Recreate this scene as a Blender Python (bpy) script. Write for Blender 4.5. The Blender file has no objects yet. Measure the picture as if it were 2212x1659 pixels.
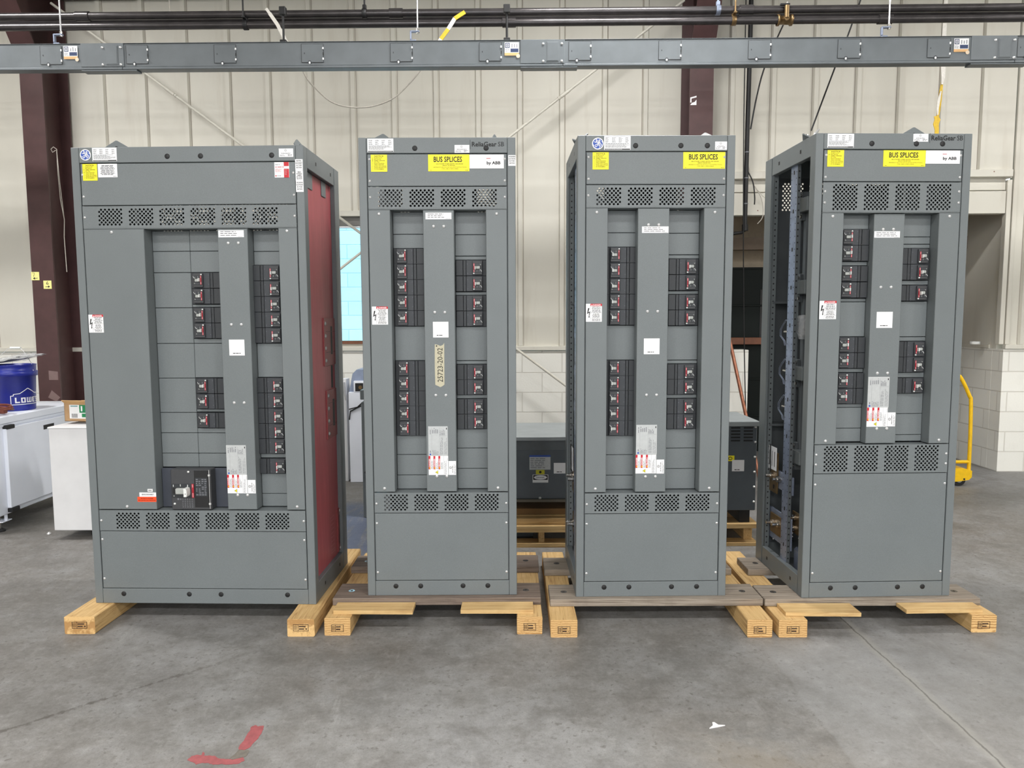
import bpy, math, random
from mathutils import Matrix, Vector

random.seed(7)
SC = bpy.context.scene
COL = SC.collection
PI = math.pi

# ------------------------------------------------------------------ camera
PITCH, ROLL, CAM_H = 0.0884, 0.0040, 1.5324
F_PX = 1570.56
cam_d = bpy.data.cameras.new('camera')
cam_d.sensor_width = 36.0
cam_d.lens = 36.0 * F_PX / 2212.0
cam_d.clip_end = 200
cam = bpy.data.objects.new('camera', cam_d)
COL.objects.link(cam)
fwd = Vector((0, math.cos(PITCH), -math.sin(PITCH)))
rgt = Vector((1, 0, 0))
dwn = fwd.cross(rgt)
r2 = rgt * math.cos(ROLL) + dwn * math.sin(ROLL)
d2 = dwn * math.cos(ROLL) - rgt * math.sin(ROLL)
m = Matrix((r2, -d2, -fwd)).transposed().to_4x4()
m.translation = (0, 0, CAM_H)
cam.matrix_world = m
SC.camera = cam

# ------------------------------------------------------------------ light
SC.view_settings.view_transform = 'Standard'
SC.view_settings.look = 'None'
SC.view_settings.gamma = 1.0
SC.view_settings.use_curve_mapping = False
SC.view_settings.exposure = 0.0

world = bpy.data.worlds.new('world')
world.use_nodes = True
SC.world = world
bgn = world.node_tree.nodes['Background']
bgn.inputs['Color'].default_value = (0.90, 0.955, 1.0, 1)
bgn.inputs['Strength'].default_value = 3.0

sd = bpy.data.lights.new('sun', 'SUN')
sd.energy = 14.0
sd.angle = 0.01
so = bpy.data.objects.new('sun', sd)
COL.objects.link(so)
so.rotation_euler = (math.radians(18), 0, math.radians(12))

def area(name, x, y, z, sx, sy, power, tilt=0.0, col=(1, 0.985, 0.965)):
    d = bpy.data.lights.new(name, 'AREA')
    d.shape = 'RECTANGLE'
    d.size = sx
    d.size_y = sy
    d.energy = power
    d.color = col
    o = bpy.data.objects.new(name, d)
    COL.objects.link(o)
    o.location = (x, y, z)
    o.rotation_euler = (tilt, 0, 0)
    return o

for ly, pw in ((-8.5, 240), (-4.5, 215), (0.2, 95)):
    for lx in (-6.0, -2.0, 2.0, 6.0):
        area('high_bay', lx, ly, 4.85, 1.2, 0.4, pw)
for lx in (-4.6, 0.8, 5.4):
    area('high_bay', lx, 4.6, 4.85, 1.2, 0.3, 125)

# ------------------------------------------------------------------ colours / materials
def lin(c):
    c = c / 255.0
    return c / 12.92 if c <= 0.04045 else ((c + 0.055) / 1.055) ** 2.4

def rgb(r, g, b):
    return (lin(r), lin(g), lin(b), 1)

MATS = {}

def newmat(name):
    mt = bpy.data.materials.new(name)
    mt.use_nodes = True
    nt = mt.node_tree
    return mt, nt, nt.nodes['Principled BSDF']

def coords(nt, scale=(1, 1, 1), obj=True):
    tc = nt.nodes.new('ShaderNodeTexCoord')
    mp = nt.nodes.new('ShaderNodeMapping')
    mp.inputs['Scale'].default_value = scale
    nt.links.new(tc.outputs['Object'], mp.inputs['Vector'])
    return mp.outputs['Vector']

def noise(nt, vec, scale, detail=4, rough=0.55, dist=0.0):
    n = nt.nodes.new('ShaderNodeTexNoise')
    n.inputs['Scale'].default_value = scale
    n.inputs['Detail'].default_value = detail
    n.inputs['Roughness'].default_value = rough
    n.inputs['Distortion'].default_value = dist
    nt.links.new(vec, n.inputs['Vector'])
    return n.outputs['Fac']

def ramp(nt, fac, stops):
    r = nt.nodes.new('ShaderNodeValToRGB')
    e = r.color_ramp.elements
    e[0].position, e[0].color = stops[0]
    e[1].position, e[1].color = stops[-1]
    for p, c in stops[1:-1]:
        k = e.new(p)
        k.color = c
    nt.links.new(fac, r.inputs['Fac'])
    return r.outputs['Color']

def mixc(nt, fac, a, b, mode='MIX'):
    n = nt.nodes.new('ShaderNodeMix')
    n.data_type = 'RGBA'
    n.blend_type = mode
    for sock, v in ((n.inputs['Factor'], fac), (n.inputs['A'], a), (n.inputs['B'], b)):
        pass
    def put(i, v):
        if isinstance(v, (int, float)):
            n.inputs[i].default_value = v
        elif isinstance(v, tuple):
            n.inputs[i].default_value = v
        else:
            nt.links.new(v, n.inputs[i])
    put(0, fac)
    put(6, a)
    put(7, b)
    return n.outputs[2]

def mth(nt, op, a, b=None, c=None, clamp=False):
    n = nt.nodes.new('ShaderNodeMath')
    n.operation = op
    n.use_clamp = clamp
    for i, v in enumerate((a, b, c)):
        if v is None:
            continue
        if isinstance(v, (int, float)):
            n.inputs[i].default_value = v
        else:
            nt.links.new(v, n.inputs[i])
    return n.outputs[0]

def bump(nt, bs, height, strength, dist=0.002):
    b = nt.nodes.new('ShaderNodeBump')
    b.inputs['Strength'].default_value = strength
    b.inputs['Distance'].default_value = dist
    nt.links.new(height, b.inputs['Height'])
    nt.links.new(b.outputs['Normal'], bs.inputs['Normal'])

def plain(name, col, rough=0.5, metal=0.0, var=0.06, scale=25, bmp=0.0, bscale=300, spec=0.5, alpha=None):
    if name in MATS:
        return MATS[name]
    mt, nt, bs = newmat(name)
    v = coords(nt)
    f = noise(nt, v, scale, 3)
    a = tuple(max(0, c * (1 - var)) for c in col[:3]) + (1,)
    b = tuple(min(1, c * (1 + var)) for c in col[:3]) + (1,)
    nt.links.new(ramp(nt, f, [(0.3, a), (0.7, b)]), bs.inputs['Base Color'])
    bs.inputs['Roughness'].default_value = rough
    bs.inputs['Metallic'].default_value = metal
    bs.inputs['Specular IOR Level'].default_value = spec
    if bmp:
        bump(nt, bs, noise(nt, v, bscale, 2), bmp)
    MATS[name] = mt
    return mt

def paint_gray():
    mt, nt, bs = newmat('gray_enamel')
    v = coords(nt)
    f = noise(nt, v, 3.0, 3)
    g = noise(nt, v, 420, 2)
    c1 = ramp(nt, f, [(0.3, rgb(108, 114, 116)), (0.7, rgb(113, 119, 121))])
    c2 = mixc(nt, 0.13, c1, ramp(nt, g, [(0.35, rgb(84, 90, 92)), (0.65, rgb(140, 147, 150))]))
    nt.links.new(c2, bs.inputs['Base Color'])
    bs.inputs['Roughness'].default_value = 0.42
    bs.inputs['Specular IOR Level'].default_value = 0.45
    bump(nt, bs, g, 0.12, 0.001)
    MATS['gray_enamel'] = mt
    return mt

def wood(name, base, dark, light, axis, knots=True, rough=0.75):
    mt, nt, bs = newmat(name)
    sc = [48, 48, 48]
    sc[axis] = 2.0
    v = coords(nt, tuple(sc))
    f = noise(nt, v, 1.6, 6, 0.6, 0.8)
    col = ramp(nt, f, [(0.28, dark), (0.47, base), (0.72, light)])
    v2 = coords(nt, (9, 9, 9))
    g = noise(nt, v2, 1.0, 4, 0.6)
    col = mixc(nt, mth(nt, 'MULTIPLY', ramp_fac(nt, g, 0.55, 0.8), 0.45), col, dark)
    v3 = coords(nt, (1, 1, 1))
    h = noise(nt, v3, 160, 3)
    nt.links.new(col, bs.inputs['Base Color'])
    bs.inputs['Roughness'].default_value = rough
    bump(nt, bs, mth(nt, 'ADD', f, mth(nt, 'MULTIPLY', h, 0.4)), 0.35, 0.004)
    MATS[name] = mt
    return mt

def ramp_fac(nt, fac, lo, hi):
    n = nt.nodes.new('ShaderNodeMapRange')
    n.inputs['From Min'].default_value = lo
    n.inputs['From Max'].default_value = hi
    nt.links.new(fac, n.inputs['Value'])
    return n.outputs['Result']

def endgrain(name, base, dark):
    mt, nt, bs = newmat(name)
    v = coords(nt)
    w = nt.nodes.new('ShaderNodeTexWave')
    w.wave_type = 'RINGS'
    w.inputs['Scale'].default_value = 35
    w.inputs['Distortion'].default_value = 3.0
    w.inputs['Detail'].default_value = 3
    nt.links.new(v, w.inputs['Vector'])
    col = ramp(nt, w.outputs['Fac'], [(0.2, dark), (0.75, base)])
    g = noise(nt, v, 60, 4)
    col = mixc(nt, ramp_fac(nt, g, 0.55, 0.75), col, dark)
    nt.links.new(col, bs.inputs['Base Color'])
    bs.inputs['Roughness'].default_value = 0.85
    bump(nt, bs, g, 0.3, 0.003)
    MATS[name] = mt
    return mt

def blockwall(name, col, col2, mortar, sx=0.4, sz=0.2, off=(0, 0), bs_strength=0.6):
    mt, nt, bs = newmat(name)
    tc = nt.nodes.new('ShaderNodeTexCoord')
    sp = nt.nodes.new('ShaderNodeSeparateXYZ')
    nt.links.new(tc.outputs['Object'], sp.inputs[0])
    cb = nt.nodes.new('ShaderNodeCombineXYZ')
    xx = mth(nt, 'ADD', mth(nt, 'ADD', sp.outputs[0], sp.outputs[1]), off[0])
    nt.links.new(xx, cb.inputs[0])
    nt.links.new(mth(nt, 'ADD', sp.outputs[2], off[1]), cb.inputs[1])
    br = nt.nodes.new('ShaderNodeTexBrick')
    br.inputs['Scale'].default_value = 1.0
    br.inputs['Brick Width'].default_value = sx
    br.inputs['Row Height'].default_value = sz
    br.inputs['Mortar Size'].default_value = 0.006
    br.inputs['Mortar Smooth'].default_value = 0.3
    br.inputs['Color1'].default_value = col
    br.inputs['Color2'].default_value = col2
    br.inputs['Mortar'].default_value = mortar
    nt.links.new(cb.outputs[0], br.inputs['Vector'])
    n = noise(nt, tc.outputs['Object'], 6, 5, 0.6)
    grime = mixc(nt, mth(nt, 'MULTIPLY', ramp_fac(nt, n, 0.55, 0.85), 0.35), br.outputs['Color'], mortar)
    nt.links.new(grime, bs.inputs['Base Color'])
    bs.inputs['Roughness'].default_value = 0.75
    h = mth(nt, 'SUBTRACT', mth(nt, 'MULTIPLY', noise(nt, tc.outputs['Object'], 70, 3), 0.25), br.outputs['Fac'])
    bump(nt, bs, h, bs_strength, 0.006)
    MATS[name] = mt
    return mt

def floor_mat():
    mt, nt, bs = newmat('worn_concrete')
    tc = nt.nodes.new('ShaderNodeTexCoord')
    P = tc.outputs['Object']
    sp = nt.nodes.new('ShaderNodeSeparateXYZ')
    nt.links.new(P, sp.inputs[0])
    X, Y = sp.outputs[0], sp.outputs[1]
    big = noise(nt, P, 0.7, 5, 0.6)
    mid = noise(nt, P, 4.5, 6, 0.65, 0.3)
    fine = noise(nt, P, 55, 5, 0.7)
    col = ramp(nt, big, [(0.3, rgb(112, 107, 101)), (0.5, rgb(124, 123, 121)), (0.7, rgb(133, 133, 134))])
    # browner to the left
    brown = mth(nt, 'MULTIPLY', ramp_fac(nt, mth(nt, 'ADD', X, mth(nt, 'MULTIPLY', mid, 1.6)), 0.3, -2.6), 0.55)
    col = mixc(nt, brown, col, rgb(105, 99, 92))
    # broad pale / dark drifts
    col = mixc(nt, mth(nt, 'MULTIPLY', ramp_fac(nt, mid, 0.5, 0.70), 0.5), col, rgb(145, 145, 145))
    col = mixc(nt, mth(nt, 'MULTIPLY', ramp_fac(nt, mid, 0.5, 0.32), 0.55), col, rgb(83, 80, 75))
    # streaky scuffs
    mp = nt.nodes.new('ShaderNodeMapping')
    mp.inputs['Rotation'].default_value = (0, 0, 0.6)
    mp.inputs['Scale'].default_value = (14, 2.2, 1)
    nt.links.new(P, mp.inputs['Vector'])
    scf = noise(nt, mp.outputs['Vector'], 1.0, 5, 0.65, 0.5)
    col = mixc(nt, mth(nt, 'MULTIPLY', ramp_fac(nt, scf, 0.62, 0.75), 0.4), col, rgb(156, 155, 152))
    # speckle of pits
    m2 = noise(nt, P, 16, 5, 0.7)
    col = mixc(nt, mth(nt, 'MULTIPLY', ramp_fac(nt, m2, 0.5, 0.30), 0.45), col, rgb(86, 82, 77))
    col = mixc(nt, mth(nt, 'MULTIPLY', ramp_fac(nt, m2, 0.55, 0.75), 0.35), col, rgb(172, 171, 168))
    grain = noise(nt, P, 190, 4, 0.7)
    col = mixc(nt, mth(nt, 'MULTIPLY', ramp_fac(nt, grain, 0.48, 0.32), 0.5), col, rgb(80, 77, 73))
    pit = noise(nt, P, 38, 3, 0.5)
    pitmask = mth(nt, 'MULTIPLY', ramp_fac(nt, pit, 0.60, 0.68), ramp_fac(nt, mid, 0.40, 0.56))
    col = mixc(nt, mth(nt, 'MULTIPLY', pitmask, 0.55), col, rgb(76, 71, 65))
    col = mixc(nt, mth(nt, 'MULTIPLY', ramp_fac(nt, fine, 0.35, 0.65), 0.16), col, rgb(170, 169, 167))
    # older, lighter pour to the right of a coating edge
    edge = mth(nt, 'ADD', X, mth(nt, 'MULTIPLY', mid, 0.03))
    lt = mth(nt, 'MULTIPLY', ramp_fac(nt, edge, 1.182, 1.194), ramp_fac(nt, Y, 3.4, 3.3))
    col = mixc(nt, mth(nt, 'MULTIPLY', lt, 0.25), col, rgb(152, 152, 152))
    # ochre stain near the coating edge
    st = mth(nt, 'MULTIPLY', ramp_fac(nt, mth(nt, 'ABSOLUTE', mth(nt, 'SUBTRACT', X, 0.85)), 0.45, 0.1), ramp_fac(nt, Y, 2.75, 2.4))
    st = mth(nt, 'MULTIPLY', st, ramp_fac(nt, mid, 0.4, 0.6))
    col = mixc(nt, mth(nt, 'MULTIPLY', st, 0.5), col, rgb(112, 101, 83))
    # blue floor paint behind the first two cabinets, worn
    bx = mth(nt, 'MULTIPLY', ramp_fac(nt, X, -1.75, -1.6), ramp_fac(nt, X, -0.5, -0.62))
    by = mth(nt, 'MULTIPLY', ramp_fac(nt, Y, 4.55, 4.75), ramp_fac(nt, Y, 6.1, 5.9))
    bl = mth(nt, 'MULTIPLY', mth(nt, 'MULTIPLY', bx, by), ramp_fac(nt, scf, 0.66, 0.5))
    col = mixc(nt, mth(nt, 'MULTIPLY', bl, 0.6), col, rgb(65, 83, 121))
    # control joint running away from the camera
    wob = mth(nt, 'MULTIPLY', mth(nt, 'SUBTRACT', noise(nt, P, 7, 5, 0.7), 0.5), 0.035)
    jd = mth(nt, 'ABSOLUTE', mth(nt, 'SUBTRACT', mth(nt, 'ADD', X, wob), 1.683))
    joint = ramp_fac(nt, jd, 0.0055, 0.002)
    halo = ramp_fac(nt, jd, 0.04, 0.008)
    col = mixc(nt, mth(nt, 'MULTIPLY', halo, 0.6), col, rgb(150, 148, 142))
    col = mixc(nt, mth(nt, 'MULTIPLY', joint, 0.55), col, rgb(56, 52, 49))
    # crack on the left
    cd = mth(nt, 'ABSOLUTE', mth(nt, 'SUBTRACT', mth(nt, 'ADD', mth(nt, 'MULTIPLY', X, 0.90), mth(nt, 'MULTIPLY', wob, 2.0)), mth(nt, 'SUBTRACT', Y, 4.335)))
    crk = mth(nt, 'MULTIPLY', ramp_fac(nt, mth(nt, 'ADD', cd, mth(nt, 'MULTIPLY', mth(nt, 'SUBTRACT', m2, 0.45), 0.12)), 0.020, 0.006), ramp_fac(nt, X, -1.15, -1.5))
    col = mixc(nt, mth(nt, 'MULTIPLY', crk, 0.6), col, rgb(67, 61, 55))
    nt.links.new(col, bs.inputs['Base Color'])
    rg = ramp_fac(nt, mid, 0.2, 0.9)
    nt.links.new(mth(nt, 'ADD', mth(nt, 'MULTIPLY', rg, 0.3), 0.42), bs.inputs['Roughness'])
    bs.inputs['Specular IOR Level'].default_value = 0.35
    h = mth(nt, 'SUBTRACT', mth(nt, 'ADD', mth(nt, 'MULTIPLY', fine, 0.5), mid), mth(nt, 'MULTIPLY', joint, 2.0))
    h = mth(nt, 'SUBTRACT', h, mth(nt, 'MULTIPLY', pitmask, 0.6))
    bump(nt, bs, h, 0.25, 0.004)
    MATS['worn_concrete'] = mt
    return mt

def wall_paint(name, c1, c2, dirt):
    mt, nt, bs = newmat(name)
    v = coords(nt, (1, 1, 0.35))
    f = noise(nt, v, 1.6, 5, 0.6)
    col = ramp(nt, f, [(0.3, c1), (0.7, c2)])
    v2 = coords(nt, (5, 5, 0.6))
    g = noise(nt, v2, 1.3, 5, 0.6)
    col = mixc(nt, mth(nt, 'MULTIPLY', ramp_fac(nt, g, 0.56, 0.85), 0.4), col, dirt)
    nt.links.new(col, bs.inputs['Base Color'])
    bs.inputs['Roughness'].default_value = 0.55
    v3 = coords(nt)
    bump(nt, bs, noise(nt, v3, 3.0, 3), 0.12, 0.02)
    MATS[name] = mt
    return mt

def plastic(name, col):
    mt, nt, bs = newmat(name)
    v = coords(nt)
    f = noise(nt, v, 18, 4, 0.6, 1.0)
    nt.links.new(ramp(nt, f, [(0.3, col), (0.7, (1, 1, 1, 1))]), bs.inputs['Base Color'])
    bs.inputs['Roughness'].default_value = 0.12
    bs.inputs['Alpha'].default_value = 0.38
    bump(nt, bs, f, 0.9, 0.02)
    MATS[name] = mt
    return mt

def glass(name):
    mt, nt, bs = newmat(name)
    v = coords(nt)
    f = noise(nt, v, 8, 3)
    bs.inputs['Base Color'].default_value = (0.9, 0.97, 1, 1)
    nt.links.new(mth(nt, 'MULTIPLY', f, 0.04), bs.inputs['Roughness'])
    bs.inputs['Alpha'].default_value = 0.12
    MATS[name] = mt
    return mt

G = paint_gray()
GD = plain('gray_enamel_inner', rgb(92, 97, 100), 0.5, 0, 0.05, 12)
GALV = plain('galvanised_steel', rgb(150, 160, 182), 0.42, 0.55, 0.16, 18)
STEEL = plain('zinc_screw', rgb(232, 232, 232), 0.32, 0.5, 0.05, 200)
CHROME = plain('bright_bolt', rgb(190, 188, 184), 0.22, 0.95, 0.08, 90)
BLK = plain('black_plastic', rgb(46, 49, 53), 0.5, 0, 0.10, 60)
BLK2 = plain('black_plastic_cover', rgb(56, 59, 64), 0.55, 0, 0.08, 40)
BLK3 = plain('matte_black', rgb(24, 24, 26), 0.55, 0, 0.1, 60)
MBLK = plain('breaker_black', rgb(62, 63, 66), 0.5, 0, 0.06, 60)
TOG = plain('toggle_grey', rgb(168, 171, 168), 0.5, 0, 0.05, 60)
WHT = plain('white_plastic', rgb(226, 228, 226), 0.5, 0, 0.03, 60)
PAPER = plain('white_sticker', rgb(236, 236, 238), 0.45, 0, 0.02, 12)
SILV = plain('silver_sticker', rgb(190, 193, 194), 0.4, 0.1, 0.04, 60)
YEL = plain('yellow_sticker', rgb(252, 238, 40), 0.5, 0, 0.04, 30)
INK = plain('black_ink', rgb(14, 14, 16), 0.6, 0, 0.02, 30)
INKG = plain('grey_ink', rgb(120, 122, 128), 0.6, 0, 0.06, 30)
REDI = plain('red_ink', rgb(196, 22, 38), 0.5, 0, 0.04, 30)
ORG = plain('orange_sticker', rgb(250, 78, 30), 0.5, 0, 0.03, 30)
BLUI = plain('blue_ink', rgb(48, 84, 176), 0.5, 0, 0.05, 30)
REDP = plain('red_trip_plate', rgb(158, 26, 42), 0.45, 0, 0.05, 60)
PINK = plain('pale_red_print', rgb(204, 128, 134), 0.5, 0, 0.05, 60)
REDB = None
MAR = plain('maroon_steel_paint', rgb(76, 51, 51), 0.5, 0, 0.12, 8, 0.1, 40)
CREAM = wall_paint('cream_wall_paint', rgb(209, 205, 194), rgb(218, 215, 204), rgb(178, 166, 150))
CREAMB = blockwall('cream_block', rgb(238, 237, 230), rgb(233, 232, 225), rgb(214, 211, 203))
BLUEB = blockwall('sky_blue_block', rgb(150, 205, 226), rgb(140, 198, 222), rgb(110, 170, 196))
FLOOR = floor_mat()
CEIL = plain('ceiling_white', rgb(205, 203, 198), 0.8, 0, 0.05, 1)
GREEN = plain('dark_green_door', rgb(5, 16, 14), 0.6, 0, 0.15, 5, 0, 300, 0.25)
DUCT = plain('busway_grey_paint', rgb(106, 112, 116), 0.38, 0.15, 0.10, 6, 0.08, 60)
PIPEB = plain('black_steel_pipe', rgb(76, 73, 74), 0.24, 0.55, 0.2, 9, 0.1, 40)
YW_Y = wood('pine_along_y', rgb(206, 170, 114), rgb(164, 122, 74), rgb(220, 188, 136), 1)
YW_X = wood('pine_along_x', rgb(202, 168, 114), rgb(164, 124, 76), rgb(216, 186, 134), 0)
GWD_X = wood('dark_weathered_board', rgb(112, 98, 88), rgb(74, 62, 54), rgb(138, 124, 112), 0)
GW_X = wood('weathered_board', rgb(138, 127, 114), rgb(98, 86, 76), rgb(166, 156, 144), 0)
END = endgrain('pine_end_grain', rgb(222, 184, 126), rgb(178, 136, 84))
YSTEEL = plain('yellow_paint_steel', rgb(240, 192, 20), 0.4, 0, 0.08, 30)
RUB = plain('black_rubber', rgb(30, 30, 31), 0.7, 0, 0.1, 30)
COP = plain('copper', rgb(178, 120, 96), 0.4, 0.7, 0.2, 25)
BRASS = plain('tarnished_brass', rgb(136, 112, 78), 0.35, 0.7, 0.2, 25)
WPAINT = plain('white_machine_paint', rgb(236, 240, 250), 0.4, 0, 0.02, 5)
WPANEL = plain('white_panel', rgb(226, 226, 228), 0.5, 0, 0.03, 8)
BLUEPL = plain('blue_bucket_plastic', rgb(28, 40, 140), 0.35, 0, 0.08, 12)
CARD = plain('cardboard', rgb(176, 142, 104), 0.8, 0, 0.07, 30)
CORD = plain('orange_cord', rgb(126, 68, 54), 0.5, 0, 0.08, 40)
FILM = plastic('clear_plastic_film', rgb(200, 205, 210))
PANE = glass('window_pane')
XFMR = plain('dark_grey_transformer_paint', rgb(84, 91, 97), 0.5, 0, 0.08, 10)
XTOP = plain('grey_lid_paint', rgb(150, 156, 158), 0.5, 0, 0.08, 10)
TAPE = plain('masking_tape', rgb(190, 184, 160), 0.6, 0, 0.05, 30)
NOTE = plain('yellow_note_paper', rgb(240, 234, 150), 0.6, 0, 0.03, 30)
BRN = plain('brown_stained_wood', rgb(124, 78, 56), 0.6, 0, 0.15, 20)
STRAPY = plain('yellow_strap', rgb(226, 188, 50), 0.6, 0, 0.1, 60)
STRAPW = plain('off_white_strap', rgb(234, 230, 222), 0.6, 0, 0.08, 60)
WIRE = plain('pale_wire', rgb(186, 180, 170), 0.5, 0, 0.1, 50)
ALU = plain('bare_aluminium', rgb(205, 206, 208), 0.35, 0.6, 0.06, 40)

def red_board():
    mt, nt, bs = newmat('red_insulation_board')
    v = coords(nt, (70, 70, 3.0))
    f = noise(nt, v, 1.4, 4, 0.6)
    w = coords(nt, (2, 2, 1))
    g = noise(nt, w, 2.2, 4, 0.6)
    col = ramp(nt, f, [(0.3, rgb(172, 80, 88)), (0.7, rgb(188, 96, 102))])
    col = mixc(nt, mth(nt, 'MULTIPLY', ramp_fac(nt, g, 0.5, 0.8), 0.4), col, rgb(128, 72, 70))
    nt.links.new(col, bs.inputs['Base Color'])
    bs.inputs['Roughness'].default_value = 0.45
    MATS['red_insulation_board'] = mt
    return mt
REDB = red_board()
REDB2 = plain('red_board_plate', rgb(150, 72, 74), 0.45, 0, 0.08, 30)

# ------------------------------------------------------------------ mesh builder
class MB:
    def __init__(s):
        s.v = []; s.f = []; s.mi = []; s.m = []; s.sm = []
    def mat(s, m):
        if m not in s.m:
            s.m.append(m)
        return s.m.index(m)
    def add(s, vs, fs, m, smooth=False, M=None):
        o = len(s.v)
        if M is not None:
            vs = [tuple(M @ Vector(p)) for p in vs]
        s.v += [tuple(p) for p in vs]
        k = s.mat(m)
        for f in fs:
            s.f.append(tuple(o + i for i in f)); s.mi.append(k); s.sm.append(smooth)
        return s
    def box(s, x0, y0, z0, x1, y1, z1, m, c=0.0, M=None):
        if x1 < x0: x0, x1 = x1, x0
        if y1 < y0: y0, y1 = y1, y0
        if z1 < z0: z0, z1 = z1, z0
        if c <= 0:
            vs = [(x0,y0,z0),(x1,y0,z0),(x1,y1,z0),(x0,y1,z0),(x0,y0,z1),(x1,y0,z1),(x1,y1,z1),(x0,y1,z1)]
            fs = [(0,3,2,1),(4,5,6,7),(0,1,5,4),(1,2,6,5),(2,3,7,6),(3,0,4,7)]
            return s.add(vs, fs, m, False, M)
        c = min(c, (x1-x0)*.45, (y1-y0)*.45, (z1-z0)*.45)
        vs = []; idx = {}
        for i, X in ((0, x0), (1, x1)):
            for j, Y in ((0, y0), (1, y1)):
                for k, Z in ((0, z0), (1, z1)):
                    dx = c if i == 0 else -c; dy = c if j == 0 else -c; dz = c if k == 0 else -c
                    for a, p in (('x', (X, Y+dy, Z+dz)), ('y', (X+dx, Y, Z+dz)), ('z', (X+dx, Y+dy, Z))):
                        idx[(i,j,k,a)] = len(vs); vs.append(p)
        I = lambda i,j,k,a: idx[(i,j,k,a)]
        fs = [
         (I(0,0,0,'x'),I(0,0,1,'x'),I(0,1,1,'x'),I(0,1,0,'x')),
         (I(1,0,0,'x'),I(1,1,0,'x'),I(1,1,1,'x'),I(1,0,1,'x')),
         (I(0,0,0,'y'),I(1,0,0,'y'),I(1,0,1,'y'),I(0,0,1,'y')),
         (I(0,1,0,'y'),I(0,1,1,'y'),I(1,1,1,'y'),I(1,1,0,'y')),
         (I(0,0,0,'z'),I(0,1,0,'z'),I(1,1,0,'z'),I(1,0,0,'z')),
         (I(0,0,1,'z'),I(1,0,1,'z'),I(1,1,1,'z'),I(0,1,1,'z'))]
        for j in (0,1):
            for k in (0,1):
                fs.append((I(0,j,k,'y'),I(1,j,k,'y'),I(1,j,k,'z'),I(0,j,k,'z')))
        for i in (0,1):
            for k in (0,1):
                fs.append((I(i,0,k,'x'),I(i,1,k,'x'),I(i,1,k,'z'),I(i,0,k,'z')))
            for j in (0,1):
                fs.append((I(i,j,0,'x'),I(i,j,1,'x'),I(i,j,1,'y'),I(i,j,0,'y')))
            for j in (0,1):
                for k in (0,1):
                    fs.append((I(i,j,k,'x'),I(i,j,k,'y'),I(i,j,k,'z')))
        return s.add(vs, fs, m, False, M)
    def cyl(s, p0, p1, r0, m, n=16, r1=None, caps=True, smooth=True):
        if r1 is None: r1 = r0
        p0 = Vector(p0); p1 = Vector(p1); d = (p1-p0).normalized()
        a = d.orthogonal().normalized(); b = d.cross(a)
        vs = []
        for p, r in ((p0, r0), (p1, r1)):
            for i in range(n):
                t = 2*PI*i/n
                vs.append(tuple(p + a*math.cos(t)*r + b*math.sin(t)*r))
        s.add(vs, [(i, (i+1) % n, n+(i+1) % n, n+i) for i in range(n)], m, smooth)
        if caps:
            s.add(vs, [tuple(range(n-1,-1,-1)), tuple(range(n, 2*n))], m)
        return s
    def tube(s, pts, r, m, n=10, caps=True):
        P = [Vector(p) for p in pts]; k = len(P)
        rs = r if isinstance(r, (list, tuple)) else [r]*k
        T = []
        for i in range(k):
            a = P[max(i-1,0)]; b = P[min(i+1,k-1)]
            T.append((b-a).normalized())
        u = T[0].orthogonal().normalized()
        vs = []
        for i in range(k):
            u = (u - T[i]*u.dot(T[i])).normalized(); w = T[i].cross(u)
            for j in range(n):
                t = 2*PI*j/n
                vs.append(tuple(P[i] + u*math.cos(t)*rs[i] + w*math.sin(t)*rs[i]))
        fs = []
        for i in range(k-1):
            for j in range(n):
                fs.append((i*n+j, i*n+(j+1)%n, (i+1)*n+(j+1)%n, (i+1)*n+j))
        s.add(vs, fs, m, True)
        if caps:
            s.add(vs, [tuple(range(n-1,-1,-1)), tuple(range((k-1)*n, k*n))], m)
        return s
    def lathe(s, prof, c, m, n=24, axis='z'):
        vs = []; k = len(prof)
        for (r, h) in prof:
            for j in range(n):
                t = 2*PI*j/n
                if axis == 'z': p = (c[0]+r*math.cos(t), c[1]+r*math.sin(t), c[2]+h)
                elif axis == 'y': p = (c[0]+r*math.cos(t), c[1]-h, c[2]+r*math.sin(t))
                else: p = (c[0]+h, c[1]+r*math.cos(t), c[2]+r*math.sin(t))
                vs.append(p)
        fs = []
        for i in range(k-1):
            for j in range(n):
                fs.append((i*n+j, i*n+(j+1)%n, (i+1)*n+(j+1)%n, (i+1)*n+j))
        s.add(vs, fs, m, True)
        return s
    def prism(s, poly, axis, a, b, m, M=None):
        def P(q, t):
            if axis == 'y': return (q[0], t, q[1])
            if axis == 'x': return (t, q[0], q[1])
            return (q[0], q[1], t)
        n = len(poly)
        vs = [P(q, a) for q in poly] + [P(q, b) for q in poly]
        fs = [tuple(range(n)), tuple(range(2*n-1, n-1, -1))] + [(i, (i+1)%n, n+(i+1)%n, n+i) for i in range(n)]
        return s.add(vs, fs, m, False, M)
    # flat marks on the plane y = const (facing -y)
    def rect(s, x0, z0, x1, z1, y, m):
        return s.add([(x0,y,z0),(x1,y,z0),(x1,y,z1),(x0,y,z1)], [(0,1,2,3)], m)
    def poly(s, pts, y, m):
        return s.add([(p[0],y,p[1]) for p in pts], [tuple(range(len(pts)))], m)
    def disc(s, x, z, r, y, m, n=20):
        return s.poly([(x+r*math.cos(2*PI*i/n), z+r*math.sin(2*PI*i/n)) for i in range(n)], y, m)
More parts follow.
